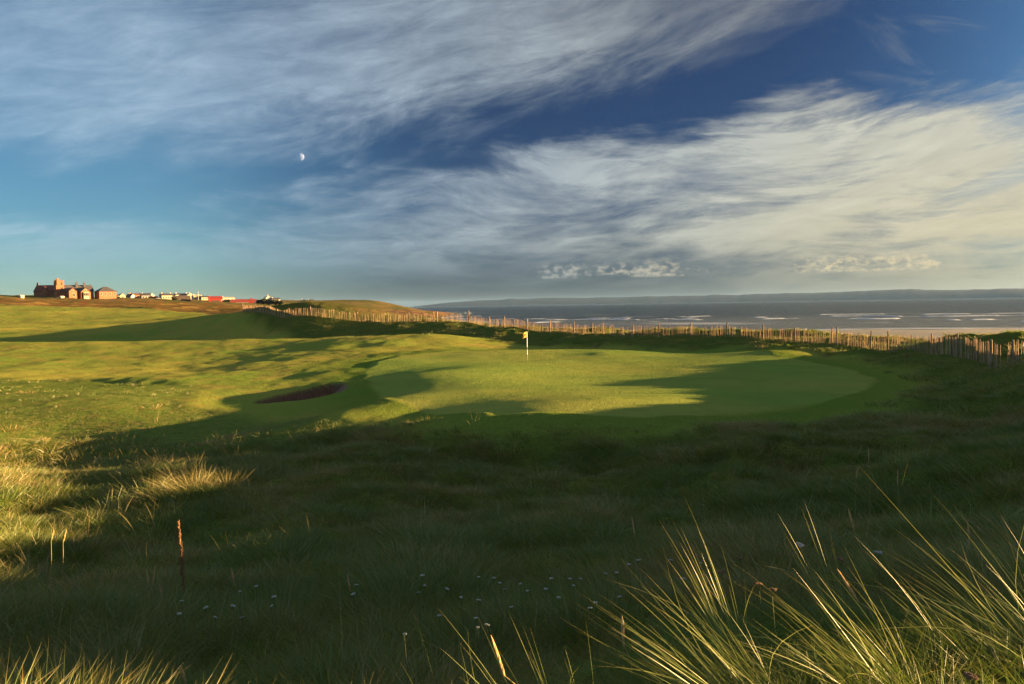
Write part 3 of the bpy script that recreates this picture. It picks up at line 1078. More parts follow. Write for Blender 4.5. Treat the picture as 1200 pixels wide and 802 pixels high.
def gable_block(root, cx, cy, w, d, eave, ridge, wall, roof, axis='y', over=0.25, hip=False, z0=-2.0):
    """a walled block with a pitched roof, ridge along axis; returns the roof object"""
    mb = MB()
    if hip:
        mb.box(cx - w / 2, cx + w / 2, cy - d / 2, cy + d / 2, z0, eave)
    elif axis == 'y':
        mb.poly([(cx - w / 2, cy - d / 2, z0), (cx + w / 2, cy - d / 2, z0), (cx + w / 2, cy - d / 2, eave), (cx, cy - d / 2, ridge - 0.08), (cx - w / 2, cy - d / 2, eave)], (0, d, 0))
    else:
        mb.poly([(cx - w / 2, cy - d / 2, z0), (cx - w / 2, cy + d / 2, z0), (cx - w / 2, cy + d / 2, eave), (cx - w / 2, cy, ridge - 0.08), (cx - w / 2, cy - d / 2, eave)], (w, 0, 0))
    mb.build('wall', wall, root)
    mb = MB()
    t = 0.22
    if hip:
        W, D = w / 2 + over * 1.6, d / 2 + over * 1.6
        run = min(W, D) * 0.92
        rx, ry = W - run, D - run
        e = eave - 0.05
        a = [mb.bm.verts.new(p) for p in ((cx - W, cy - D, e), (cx + W, cy - D, e), (cx + W, cy + D, e), (cx - W, cy + D, e))]
        b = [mb.bm.verts.new(p) for p in ((cx - rx, cy - ry, ridge), (cx + rx, cy - ry, ridge), (cx + rx, cy + ry, ridge), (cx - rx, cy + ry, ridge))]
        mb.bm.faces.new(a[::-1])
        mb.bm.faces.new(b)
        for i in range(4):
            mb.bm.faces.new([a[i], a[(i + 1) % 4], b[(i + 1) % 4], b[i]])
    elif axis == 'y':
        sl = (ridge - eave) / (w / 2)
        W = w / 2 + over
        mb.poly([(cx - W, cy - d / 2 - over, eave - sl * over), (cx, cy - d / 2 - over, ridge), (cx + W, cy - d / 2 - over, eave - sl * over),
                 (cx + W, cy - d / 2 - over, eave - sl * over + t), (cx, cy - d / 2 - over, ridge + t), (cx - W, cy - d / 2 - over, eave - sl * over + t)], (0, d + 2 * over, 0))
    else:
        sl = (ridge - eave) / (d / 2)
        D = d / 2 + over
        mb.poly([(cx - w / 2 - over, cy - D, eave - sl * over), (cx - w / 2 - over, cy, ridge), (cx - w / 2 - over, cy + D, eave - sl * over),
                 (cx - w / 2 - over, cy + D, eave - sl * over + t), (cx - w / 2 - over, cy, ridge + t), (cx - w / 2 - over, cy - D, eave - sl * over + t)], (w + 2 * over, 0, 0))
    return mb.build('roof', roof, root)


def window(root, x, y, z, w, h, axis='y'):
    """frame standing 6 cm proud of the wall with a dark pane in it"""
    if axis == 'y':
        f = MB().box(x - w / 2 - 0.1, x + w / 2 + 0.1, y - 0.06, y + 0.05, z - 0.1, z + h + 0.1).build('window', M_TRIM, root)
        MB().box(x - w / 2, x + w / 2, y - 0.085, y - 0.04, z, z + h).build('pane', M_GLASS, f)
    else:
        f = MB().box(x - 0.05, x + 0.06, y - w / 2 - 0.1, y + w / 2 + 0.1, z - 0.1, z + h + 0.1).build('window', M_TRIM, root)
        MB().box(x + 0.04, x + 0.085, y - w / 2, y + w / 2, z, z + h).build('pane', M_GLASS, f)


def chimney(root, x, y, z, h, w=0.9, mtl=None):
    mb = MB()
    mb.box(x - w / 2, x + w / 2, y - w * 0.35, y + w * 0.35, z, z + h)
    mb.box(x - w / 2 - 0.1, x + w / 2 + 0.1, y - w * 0.35 - 0.1, y + w * 0.35 + 0.1, z + h + 0.003, z + h + 0.18)
    c = mb.build('chimney', mtl or M_SLATE, root)
    for s in (-0.25, 0.25):
        MB().tube((x + s * w, y, z + h + 0.18), (x + s * w, y, z + h + 0.6), 0.14, 0.12, 8).build('chimney_pot', M_TILE, c)


def build_clubhouse():
    D = 500.0
    S = D / F
    p = at(85, 349, D)
    root = thing('clubhouse', 'large old stone clubhouse with a tower and two lit gables on the far left', 'clubhouse', (p[0], p[1], p[2]), R(45))
    # image offset in px = (0.958 x - 0.286 y) / S for local x, y

    def lx(px, ly=0.0):
        return ((px - 85) * S + 0.286 * ly) / 0.958
    # two gabled wings facing the light
    x = lx(85.7)
    gable_block(root, x, 6.5, 4.5, 13, 4.0, 6.1, M_BRICK, M_SLATE, 'y')
    window(root, x + 0.5, 0, 0.9, 1.1, 1.5)
    window(root, x, 0, 3.3, 0.7, 1.0)
    x = lx(99)
    gable_block(root, x, 6.5, 5.6, 13, 3.6, 6.3, M_BRICK, M_SLATE, 'y')
    bay = MB().box(x - 1.5, x + 1.5, -0.9, -0.003, -1.5, 3.4).build('bay', M_CREAM, root)
    for s in (-1, 0, 1):
        MB().box(x + s * 0.95 - 0.38, x + s * 0.95 + 0.38, -0.95, -0.87, 1.1, 2.9).build('pane', M_GLASS, bay)
    window(root, x, 0, 4.1, 0.7, 1.0)
    # main range behind with its big roof
    xa, xb = lx(72, 9), lx(106, 9)
    gable_block(root, (xa + xb) / 2, 10.5, xb - xa, 8.5, 4.4, 8.0, M_BRICK, M_SLATE, 'x', z0=-2.3)
    chimney(root, lx(90, 8), 9.0, 6.4, 3.2, 1.3)
    chimney(root, lx(98.3, 8), 9.0, 6.4, 3.1, 1.1)
    # tower with parapet and stair turret
    tx, ty, tw = lx(72, 8) , 9.0, 4.6
    tw_m = MB().box(tx - tw / 2, tx + tw / 2, ty - tw / 2, ty + tw / 2, -2.5, 10.4).build('tower', M_BRICK, root)
    mb = MB()
    for i in range(4):
        for sx in (-1, 1):
            c = -tw / 2 + 0.45 + i * (tw - 0.9) / 3
            mb.box(tx + c - 0.4, tx + c + 0.4, ty + sx * (tw / 2 - 0.2) - 0.2, ty + sx * (tw / 2 - 0.2) + 0.2, 10.403, 11.1)
    for i in range(2):
        for sx in (-1, 1):
            c = -tw / 2 + 0.45 + (i + 1) * (tw - 0.9) / 3
            mb.box(tx + sx * (tw / 2 - 0.2) - 0.2, tx + sx * (tw / 2 - 0.2) + 0.2, ty + c - 0.4, ty + c + 0.4, 10.403, 11.1)
    mb.build('battlement', M_BRICK, tw_m)
    MB().box(tx - 1.9, tx - 0.5, ty - tw / 2 - 0.3, ty - tw / 2 + 1.2, 8.0, 12.2).build('stair_turret', M_BRICK, tw_m)
    for zz in (5.2, 8.2):
        MB().box(tx + 0.6, tx + 1.3, ty - tw / 2 - 0.06, ty - tw / 2 + 0.05, zz, zz + 1.3).build('window', M_GLASS, tw_m)
    # right hand block with hipped roof
    xa, xb = lx(109, 4), lx(131.5, 0)
    gable_block(root, (xa + xb) / 2 + 0.6, 4.5, xb - xa - 1.0, 9, 3.9, 7.0, M_BRICK, M_SLATE, hip=True)
    for i in range(4):
        window(root, xa + 2.4 + i * 2.7, 0, 1.6, 0.9, 1.3)
    # left wing, turned away from the sun
    w = bpy.data.objects.new('wing', None)
    COL.objects.link(w)
    w.parent = root
    q = at(52.5, 349, D + 6)
    w.matrix_parent_inverse = Matrix.Identity(4)
    loc = Matrix.Rotation(-R(45), 4, 'Z') @ (Vector(q) - Vector(p))
    w.location = loc
    w.rotation_euler = (0, 0, R(-45 + 2))
    gable_block(w, 0, 4, 13.5, 8, 3.9, 7.8, M_BRICK, M_TILE, 'x', z0=-2)
    gable_block(w, 0.2, 1.2, 4.0, 3.5, 4.4, 6.7, M_BRICK, M_TILE, 'y', z0=1.0)
    chimney(w, -6.2, 4, 7.4, 1.9, 0.9)


build_clubhouse()


def house(name, px, py, D, wpx, eavepx, ridgepx, wall, roof, label, group=None, rz=35, depth=7.0, axis='x', hip=False, ch=1, wins=2, cat='house'):
    p = at(px, py, D)
    S = D / F
    w = wpx * S / 0.97
    view = math.degrees(math.atan2(p[0], p[1]))
    root = thing(name, label, cat, (p[0], p[1], p[2]), R(-view + rz * 0.5), group)
    e, rg = eavepx * S, ridgepx * S
    rf = gable_block(root, 0, depth / 2, w, depth, e, rg, wall, roof, axis, hip=hip, z0=-3.0)
    for i in range(ch):
        cx = (-0.38 if i == 0 else 0.38) * w if axis == 'x' and not hip else 0
        mb = MB().box(cx - 0.45, cx + 0.45, depth / 2 - 0.35, depth / 2 + 0.35, rg - 0.5, rg + 0.9)
        mb.build('chimney', wall, root)
    for i in range(wins):
        x = (-0.5 + (i + 0.5) / wins) * w * 0.9
        window(root, x, 0, e * 0.35, 1.0, min(1.4, e * 0.4))
    return root


H = 'houses along the skyline at the left'
house('cottage', 135.5, 350, 650, 9, 3.0, 4.6, M_CREAM, M_SLATE, 'long low cream cottage just right of the stone clubhouse', H, wins=3)
house('cottage', 144, 350, 660, 6, 3.2, 5.6, M_CREAM, M_CREAM, 'small pale cottage whose cream gable faces the sun, second from the clubhouse', H, axis='y', ch=0, wins=1)
house('cottage', 150.5, 350, 680, 6, 2.8, 5.2, M_GREY, M_SLATE, 'small dark grey cottage left of the orange brick house', H, rz=-60, wins=1)
house('house', 158.5, 350.5, 690, 9.5, 4.6, 6.3, M_BRICK, M_TILE, 'orange brick house with brown roof among the pale houses', H, wins=3)
house('house', 165, 350.5, 700, 3.4, 4.2, 6.2, M_WHITE, M_SLATE, 'narrow white gabled house against the orange brick one', H, axis='y', ch=0, wins=1)
house('house', 171.5, 351, 700, 9.5, 4.6, 7.0, M_GREY, M_SLATE, 'pale grey house with a dark slate roof', H, rz=10, wins=3)
house('house', 178.5, 351, 720, 5.5, 4.6, 7.2, M_WHITE, M_CREAM, 'tall white gable beside the pale grey house', H, axis='y', ch=0, wins=1)
house('bungalow', 182, 352, 690, 8, 2.6, 4.4, M_CREAM, M_REDROOF, 'low bungalow with an orange red roof in front of the white gable', H, wins=2, cat='bungalow')
house('shed', 186.5, 352, 680, 3.5, 1.6, 2.4, M_WHITE, M_WHITE, 'low white shed at the end of the red roofed bungalow', None, ch=0, wins=1, cat='shed')
house('villa', 196.5, 352, 690, 12.5, 5.6, 7.8, M_CREAM, M_SLATE, 'largest cream villa left of the dark barn', H, wins=4, ch=2, cat='villa')
house('house', 214, 350.5, 760, 15, 4.8, 6.4, M_WHITE, M_SLATE, 'long white house with dark roof showing above the barn', H, wins=4, ch=2)
house('barn', 213.5, 353, 640, 18, 2.6, 6.2, M_DARKW, M_DARKW, 'dark timber barn with low eaves in front of the white house', None, rz=20, ch=0, wins=4, cat='barn')
house('house', 223.5, 351.5, 760, 9, 4.6, 7.4, M_CREAM, M_WHITE, 'cream gabled house right of the dark barn', H, axis='y', ch=1, wins=2)
house('house', 232, 352, 740, 9, 4.2, 6.2, M_CREAM, M_CREAM, 'cream house behind the thin white mast', H, wins=3)
house('house', 240.5, 352, 740, 8, 3.4, 5.0, M_CREAM, M_SLATE, 'low cream house touching the big red shed', H, wins=2)
house('bungalow', 268, 352.5, 780, 14, 2.6, 4.0, M_WHITE, M_CREAM, 'pale bungalow behind the red shed and the red roof', H, wins=3, cat='bungalow')
house('house', 315, 353.5, 850, 6.5, 4.2, 6.8, M_WHITE, M_CREAM, 'white gabled house on the skyline right of the red roofs', H, axis='y', wins=1)
house('bungalow', 324, 353.8, 850, 9, 2.6, 4.4, M_WHITE, M_SLATE, 'low white bungalow with dark roof at the right end of the town', H, wins=2, cat='bungalow')
house('cottage', 356.5, 354.3, 1000, 4.0, 1.9, 3.0, M_WHITE, M_SLATE, 'tiny white cottage alone on the headland, the left of two', None, wins=1)
house('cottage', 365, 354.3, 1000, 6.5, 1.9, 3.0, M_WHITE, M_SLATE, 'tiny long white cottage on the headland, the right of two', None, wins=2)
house('hut', 26.5, 348.5, 470, 3.4, 1.6, 2.3, M_WHITE, M_WHITE, 'little white hut in the bracken left of the clubhouse', None, ch=0, wins=1, depth=3, cat='hut')
house('hut', 73.5, 349, 470, 3.4, 1.1, 1.7, M_WHITE, M_WHITE, 'little white hut below the clubhouse tower', None, ch=0, wins=1, depth=3, cat='hut')


def build_red():
    p = at(253, 354.5, 640)
    S = 640 / F
    root = thing('shed', 'tall bright red shed beside a pale pole', 'shed', p, R(24))
    w = 15 * S
    gable_block(root, 0, 5, w, 10, 4.6 * S, 7.0 * S, M_RED, M_RED, 'x', z0=-3)
    MB().box(-w * 0.30, w * 0.30, -0.08, 0.02, -0.5, 1.6).build('door', M_DARKW, root)
    MB().box(w * 0.38, w * 0.44, -0.06, 0.02, 1.0, 2.0).build('window', M_TRIM, root)
    p = at(245, 358, 620)
    r = thing('pole', 'thin reddish pole at the left end of the red shed', 'pole', p)
    MB().tube((0, 0, -2), (0, 0, 7.2), 0.28, 0.22, 8).build('shaft', M_REDROOF, r)
    MB().box(-0.5, 0.5, -0.2, 0.2, 7.203, 7.5).build('head', M_TRIM, r)
    p = at(283, 357.5, 620)
    S = 620 / F
    root = thing('lodge', 'long low grey lodge under a pinkish red roof', 'lodge', p, R(20))
    w = 34 * S
    gable_block(root, 0, 4.5, w, 9, 3.2 * S, 6.3 * S, M_GREY, M_REDROOF, 'x', z0=-3)
    for i in range(7):
        window(root, -w / 2 + 1.6 + i * (w * 0.66 / 7), 0, 0.5, 1.2, 1.2)
    MB().box(w * 0.24, w * 0.40, -0.12, -0.003, -2.0, 3.1 * S).build('porch', M_RED, root)
    MB().box(w * 0.405, w * 0.495, -0.10, -0.003, -2.0, 3.0 * S).build('door', M_BLUE, root)
    MB().box(w * 0.30, w * 0.36, 3.6, 5.4, 5.8 * S, 7.9 * S).build('cupola', M_RED, root)
    p = at(232.5, 352, 735)
    r = thing('mast', 'thin white mast rising above the cream houses', 'mast', p)
    MB().tube((0, 0, -2), (0, 0, 8.4), 0.24, 0.16, 8).build('shaft', M_WHITE, r)
    MB().tube((-1.0, 0, 6.6), (1.0, 0, 6.6), 0.10, 0.10, 6).build('yard', M_WHITE, r)


build_red()


# ------------------------------------------------------------------ bushes by the lodge
def bush(px, py, D, w, h, label, group):
    p = at(px, py, D)
    z = float(zat(p[0], p[1])[0])
    root = thing('bush', label, 'bush', (p[0], p[1], max(z, p[2]) - 0.3), rng.uniform(0, 6.28), group)
    k = 520
    d = rng.normal(0, 1, (k, 3))
    d /= np.linalg.norm(d, axis=1)[:, None]
    rad = (0.75 + 0.35 * np.array([float(fbm(np.array(v[0] * 2 + px), np.array(v[1] * 2 + v[2]), 2)) for v in d])) * rng.uniform(0.6, 1.0, k)
    c = d * rad[:, None] * np.array([w / 2, w / 2.6, h / 2]) + np.array([0, 0, h * 0.5])
    s = w * 0.055
    a, b = rng.normal(0, s, (k, 3)), rng.normal(0, s, (k, 3))
    v = np.stack([c - a, c + b, c + a, c - b], 1).reshape(-1, 3)
    link_mesh('leaves', np_mesh('leaves', v, np.arange(k * 4).reshape(k, 4)), M_LEAF, root)
    MB().tube((0, 0, -0.5), (0, 0, h * 0.6), w * 0.03, w * 0.015, 7).build('stem', M_DARKW, root)


M_LEAF = plain('bush_leaves', (0.045, 0.052, 0.020), 0.4, 0.6, 0.9, 0.1)
for px, py, w, h in ((303, 356.5, 6, 3.2), (309, 356.2, 8, 4.2), (316, 357, 7, 3.4), (322, 356.6, 9, 3.8), (329, 357, 7, 3.0)):
    bush(px, py, 610, w, h, 'one of the low dark bushes in the row right of the long red roofed lodge', 'bushes right of the lodge')
bush(265.5, 356.8, 615, 6.5, 4.0, 'dark bush standing between the bright red shed and the lodge', None)
bush(205, 353.2, 630, 5, 3.2, 'dark bush at the left end of the dark timber barn', None)
bush(137, 350.5, 600, 5, 2.4, 'small dark bush in front of the cream cottage beside the clubhouse', None)


# ------------------------------------------------------------------ vegetation
def blades(specs, segs=4, flat=False):
    """specs: arrays root(n,3), dir(n,3), length, width, bend(n,3), tint -> verts, quads, tris, along, tint
    each blade is a tapering strip following root + dir*L*t + bend*L*t^2"""
    root, dr, L, W, bend, tint = specs
    n = len(root)
    t = np.linspace(0, 1, segs + 1)
    ctr = root[:, None] + dr[:, None] * (L[:, None] * t)[..., None] + bend[:, None] * (L[:, None] * t ** 2)[..., None]
    tan = dr[:, None] + 2 * bend[:, None] * t[None, :, None]
    ang = rng.uniform(0, 2 * np.pi, n)
    ref = np.stack([np.cos(ang), np.sin(ang), np.zeros(n)], -1)
    sd = np.cross(tan, ref[:, None] * np.ones_like(tan))
    sd /= np.linalg.norm(sd, axis=-1, keepdims=True) + 1e-9
    wt = (1 - t ** 1.6)[None, :, None] * W[:, None, None] * 0.5
    wt[:, 0] *= 0.7
    lft, rgt = ctr - sd * wt, ctr + sd * wt
    # ring order: l0 r0 l1 r1 ... tip
    vs = np.empty((n, 2 * segs + 1, 3))
    vs[:, 0:2 * segs:2] = lft[:, :segs]
    vs[:, 1:2 * segs:2] = rgt[:, :segs]
    vs[:, -1] = ctr[:, -1]
    al = np.concatenate([np.repeat(t[:segs], 2), [1.0]])
    b = (np.arange(n) * (2 * segs + 1))[:, None]
    qs = np.concatenate([b + np.array([2 * k, 2 * k + 1, 2 * k + 3, 2 * k + 2]) for k in range(segs - 1)], 1).reshape(-1, 4)
    ts = b + np.array([2 * segs - 2, 2 * segs - 1, 2 * segs])
    return vs.reshape(-1, 3), qs, ts.reshape(-1, 3), np.tile(al, n), np.repeat(tint, 2 * segs + 1)


def blade_mesh(name, specs, segs=4):
    v, q, t, al, ti = blades(specs, segs)
    me = np_mesh(name, v, q, t)
    set_attr(me, 'along', al)
    set_attr(me, 'tint', ti)
    return me


def unit(v):
    return v / np.linalg.norm(v, axis=-1, keepdims=True)


def clump_specs(n, spread, hmin, hmax, width, lean=(-0.12, 0.0), splay=0.35, bend=0.35):
    a = rng.uniform(0, 2 * np.pi, n)
    r = spread * np.sqrt(rng.uniform(0, 1, n))
    root = np.stack([r * np.cos(a), r * np.sin(a), np.full(n, -0.04)], -1)
    d = np.stack([np.cos(a) * splay * (0.3 + r / spread) + rng.normal(0, 0.25, n) * splay + lean[0], np.sin(a) * splay * (0.3 + r / spread) + rng.normal(0, 0.25, n) * splay + lean[1], np.ones(n)], -1)
    d = unit(d)
    L = rng.uniform(hmin, hmax, n) * (1 - 0.3 * (r / spread) ** 2)
    hz = unit(np.stack([d[:, 0] - 0.1, d[:, 1], np.zeros(n)], -1) + 1e-6)
    b = hz * rng.uniform(0.1, 1, n)[:, None] * bend + np.array([0, 0, -1]) * rng.uniform(0.05, 0.5, n)[:, None] * bend
    return root, d, L, np.full(n, width) * rng.uniform(0.6, 1.2, n), b, rng.uniform(0, 1, n)


def variants(prefix, count, mtl, segs, **kw):
    c = bpy.data.collections.new(prefix)
    for i in range(count):
        me = blade_mesh('grass_clump', clump_specs(**kw), segs)
        me.materials.append(mtl)
        o = bpy.data.objects.new('grass_clump', me)
        c.objects.link(o)
    return c


def scatter(name, label, pts, scl, tuft, coll, count, align=None):
    n = len(pts)
    me = bpy.data.meshes.new(name)
    me.vertices.add(n)
    me.vertices.foreach_set('co', np.asarray(pts, dtype=np.float32).ravel())
    rot = np.zeros((n, 3))
    rot[:, 2] = rng.normal(0, 0.9, n)
    if align is not None:
        rot[:, 0:2] = align
    set_attr(me, 'rot', rot, 'FLOAT_VECTOR')
    set_attr(me, 'scl', scl)
    set_attr(me, 'tuft', tuft)
    set_attr(me, 'pick', rng.integers(0, count, n), 'INT')
    o = bpy.data.objects.new(name, me)
    COL.objects.link(o)
    o['kind'] = 'stuff'
    g = bpy.data.node_groups.new(name, 'GeometryNodeTree')
    g.interface.new_socket('Geometry', in_out='INPUT', socket_type='NodeSocketGeometry')
    g.interface.new_socket('Geometry', in_out='OUTPUT', socket_type='NodeSocketGeometry')
    N = g.nodes
    gi, go = N.new('NodeGroupInput'), N.new('NodeGroupOutput')
    iop = N.new('GeometryNodeInstanceOnPoints')
    ci = N.new('GeometryNodeCollectionInfo')
    ci.inputs['Collection'].default_value = coll
    ci.inputs['Separate Children'].default_value = True
    ci.inputs['Reset Children'].default_value = True
    iop.inputs['Pick Instance'].default_value = True

    def named(nm, kind):
        a = N.new('GeometryNodeInputNamedAttribute')
        a.data_type = kind
        a.inputs['Name'].default_value = nm
        return a.outputs['Attribute']
    L = g.links
    L.new(gi.outputs[0], iop.inputs['Points'])
    L.new(ci.outputs[0], iop.inputs['Instance'])
    L.new(named('pick', 'INT'), iop.inputs['Instance Index'])
    e2r = N.new('FunctionNodeEulerToRotation')
    L.new(named('rot', 'FLOAT_VECTOR'), e2r.inputs[0])
    L.new(e2r.outputs[0], iop.inputs['Rotation'])
    L.new(named('scl', 'FLOAT'), iop.inputs['Scale'])
    L.new(iop.outputs[0], go.inputs[0])
    md = o.modifiers.new('scatter', 'NODES')
    md.node_group = g
    return o


def polar_points(n, r0, r1, a0=-36, a1=36, power=1.0):
    """random ground points, denser towards the camera"""
    u = rng.uniform(0, 1, n)
    r = (r0 ** power + u * (r1 ** power - r0 ** power)) ** (1 / power)
    a = np.radians(rng.uniform(a0, a1, n))
    return r * np.sin(a), r * np.cos(a)


G_ROUGH = grass_material('rough_grass', (0.066, 0.122, 0.014), (0.150, 0.172, 0.024), (0.32, 0.22, 0.075))
G_MARRAM = grass_material('marram', (0.17, 0.23, 0.055), (0.36, 0.34, 0.095), (0.50, 0.34, 0.14), 0.3)
G_BLEACH = grass_material('bleached_grass', (0.20, 0.18, 0.05), (0.34, 0.27, 0.10), (0.46, 0.33, 0.15), 0.3)
G_TURF = grass_material('turf', (0.075, 0.130, 0.014), (0.155, 0.175, 0.024), (0.28, 0.22, 0.06))


def rough_field():
    near = variants('near_clumps', 6, G_ROUGH, 4, n=70, spread=0.22, hmin=0.10, hmax=0.38, width=0.0042, splay=0.55, bend=0.6)
    midc = variants('mid_clumps', 6, G_ROUGH, 3, n=70, spread=0.30, hmin=0.10, hmax=0.34, width=0.008, splay=0.6, bend=0.6)
    farc = variants('far_clumps', 5, G_ROUGH, 2, n=60, spread=0.45, hmin=0.10, hmax=0.34, width=0.020, splay=0.7, bend=0.5)
    turf = variants('turf_clumps', 4, G_TURF, 2, n=120, spread=0.45, hmin=0.03, hmax=0.085, width=0.010, splay=0.6, bend=0.3)

    def place(name, label, n, r0, r1, power, coll, cnt, smin, smax, a0=-36, a1=36, keep=None):
        x, y = polar_points(n, r0, r1, a0, a1, power)
        z, m = surface(x, y)
        k = rng.random(n) < m['rough'] * (1 - m['sand']) * (1 - 0.93 * m['semi'])
        if keep is not None:
            k &= keep(x, y, m)
        x, y, z = x[k], y[k], z[k]
        patch = np.clip(fbm(x * 0.5, y * 0.5, 3) * 0.9 + 0.5, 0, 1)
        tuft = np.clip(patch * 0.8 + rng.normal(0, 0.14, len(x)), 0, 1)
        scl = rng.uniform(smin, smax, len(x)) * (0.55 + 0.9 * np.clip(fbm(x * 0.9 + 30, y * 0.9, 2) + 0.5, 0, 1))
        scl = scl * np.where((x > -0.2) & (y < 5.5), 0.62, 1.0)
        scatter(name, label, np.stack([x, y, z], -1), scl, tuft, coll, cnt)

    place('rough_grass', '', 5200, 1.6, 10, 1.4, near, 6, 0.7, 1.25, -42, 42)
    place('rough_grass', '', 15000, 8, 34, 1.6, midc, 6, 0.75, 1.3)
    place('rough_grass', '', 16000, 28, 140, 1.2, farc, 5, 0.7, 1.25, -34, 34, lambda x, y, m: m['fs'] < 12)
    # thin dry bents standing above the rest
    bents = variants('bents', 5, G_BLEACH, 4, n=9, spread=0.25, hmin=0.35, hmax=0.70, width=0.0034, splay=0.35, bend=0.35)
    place('tall_bents', '', 750, 4.6, 16, 1.5, bents, 5, 0.7, 1.15, -42, 42)
    bents2 = variants('bents', 5, G_BLEACH, 3, n=8, spread=0.35, hmin=0.35, hmax=0.65, width=0.008, splay=0.4, bend=0.4)
    place('tall_bents', '', 1500, 14, 45, 1.5, bents2, 5, 0.7, 1.1, -35, 35)
    # short rough and the mown edge: leaf by leaf only where it is near enough to show
    x, y = polar_points(26000, 24, 62, -34, 34, 1.3)
    z, m = surface(x, y)
    k = (m['green'] < 0.3) & (m['sand'] < 0.02) & (m['fs'] < -3) & (rng.random(len(x)) < np.where(m['mown'] > 0.6, 0.35, 1.0))
    x, y, z = x[k], y[k], z[k]
    tuft = np.clip(fbm(x * 0.4 + 9, y * 0.4, 3) * 0.9 + 0.5 + rng.normal(0, 0.15, len(x)), 0, 1)
    scatter('short_grass', '', np.stack([x, y, z], -1), rng.uniform(0.6, 1.2, len(x)) * np.where(m['mown'][k] > 0.6, 0.45, 1.0), tuft, turf, 4)


if QUICK != 'bare':
    rough_field()


def tuft(label, px, py, n, height, spread, width, lean=(-0.3, 0.0), splay=0.4, bend=0.4, mtl=None, depth=None, cat='grass tuft', group=None, hmin=0.38, segs=6):
    """one big clump standing where the pixel (px, py) meets the ground, or at a given depth"""
    if depth is None:
        g = ground_xy(px, py)
        x, y = g[0], g[1]
    else:
        q = at(px, py, depth)
        x, y = q[0], q[1]
    z = float(zat(x, y)[0])
    s = clump_specs(n, spread, height * hmin, height, width, lean, splay, bend)
    kink = rng.random(n) < 0.22
    s[4][kink] += rng.normal(0, 0.28, (int(kink.sum()), 3)) + np.array([0, 0, -0.18])
    s[1][:] = unit(s[1] + rng.normal(0, 0.07, (n, 3)))
    # the clump keeps to the ground it covers
    zz = zat(s[0][:, 0] + x, s[0][:, 1] + y)
    s[0][:, 2] += zz - z
    o = link_mesh('marram_tuft', blade_mesh('marram_tuft', s, segs), mtl or G_MARRAM)
    o.location = (x, y, z)
    tag(o, label, cat, group)
    return o


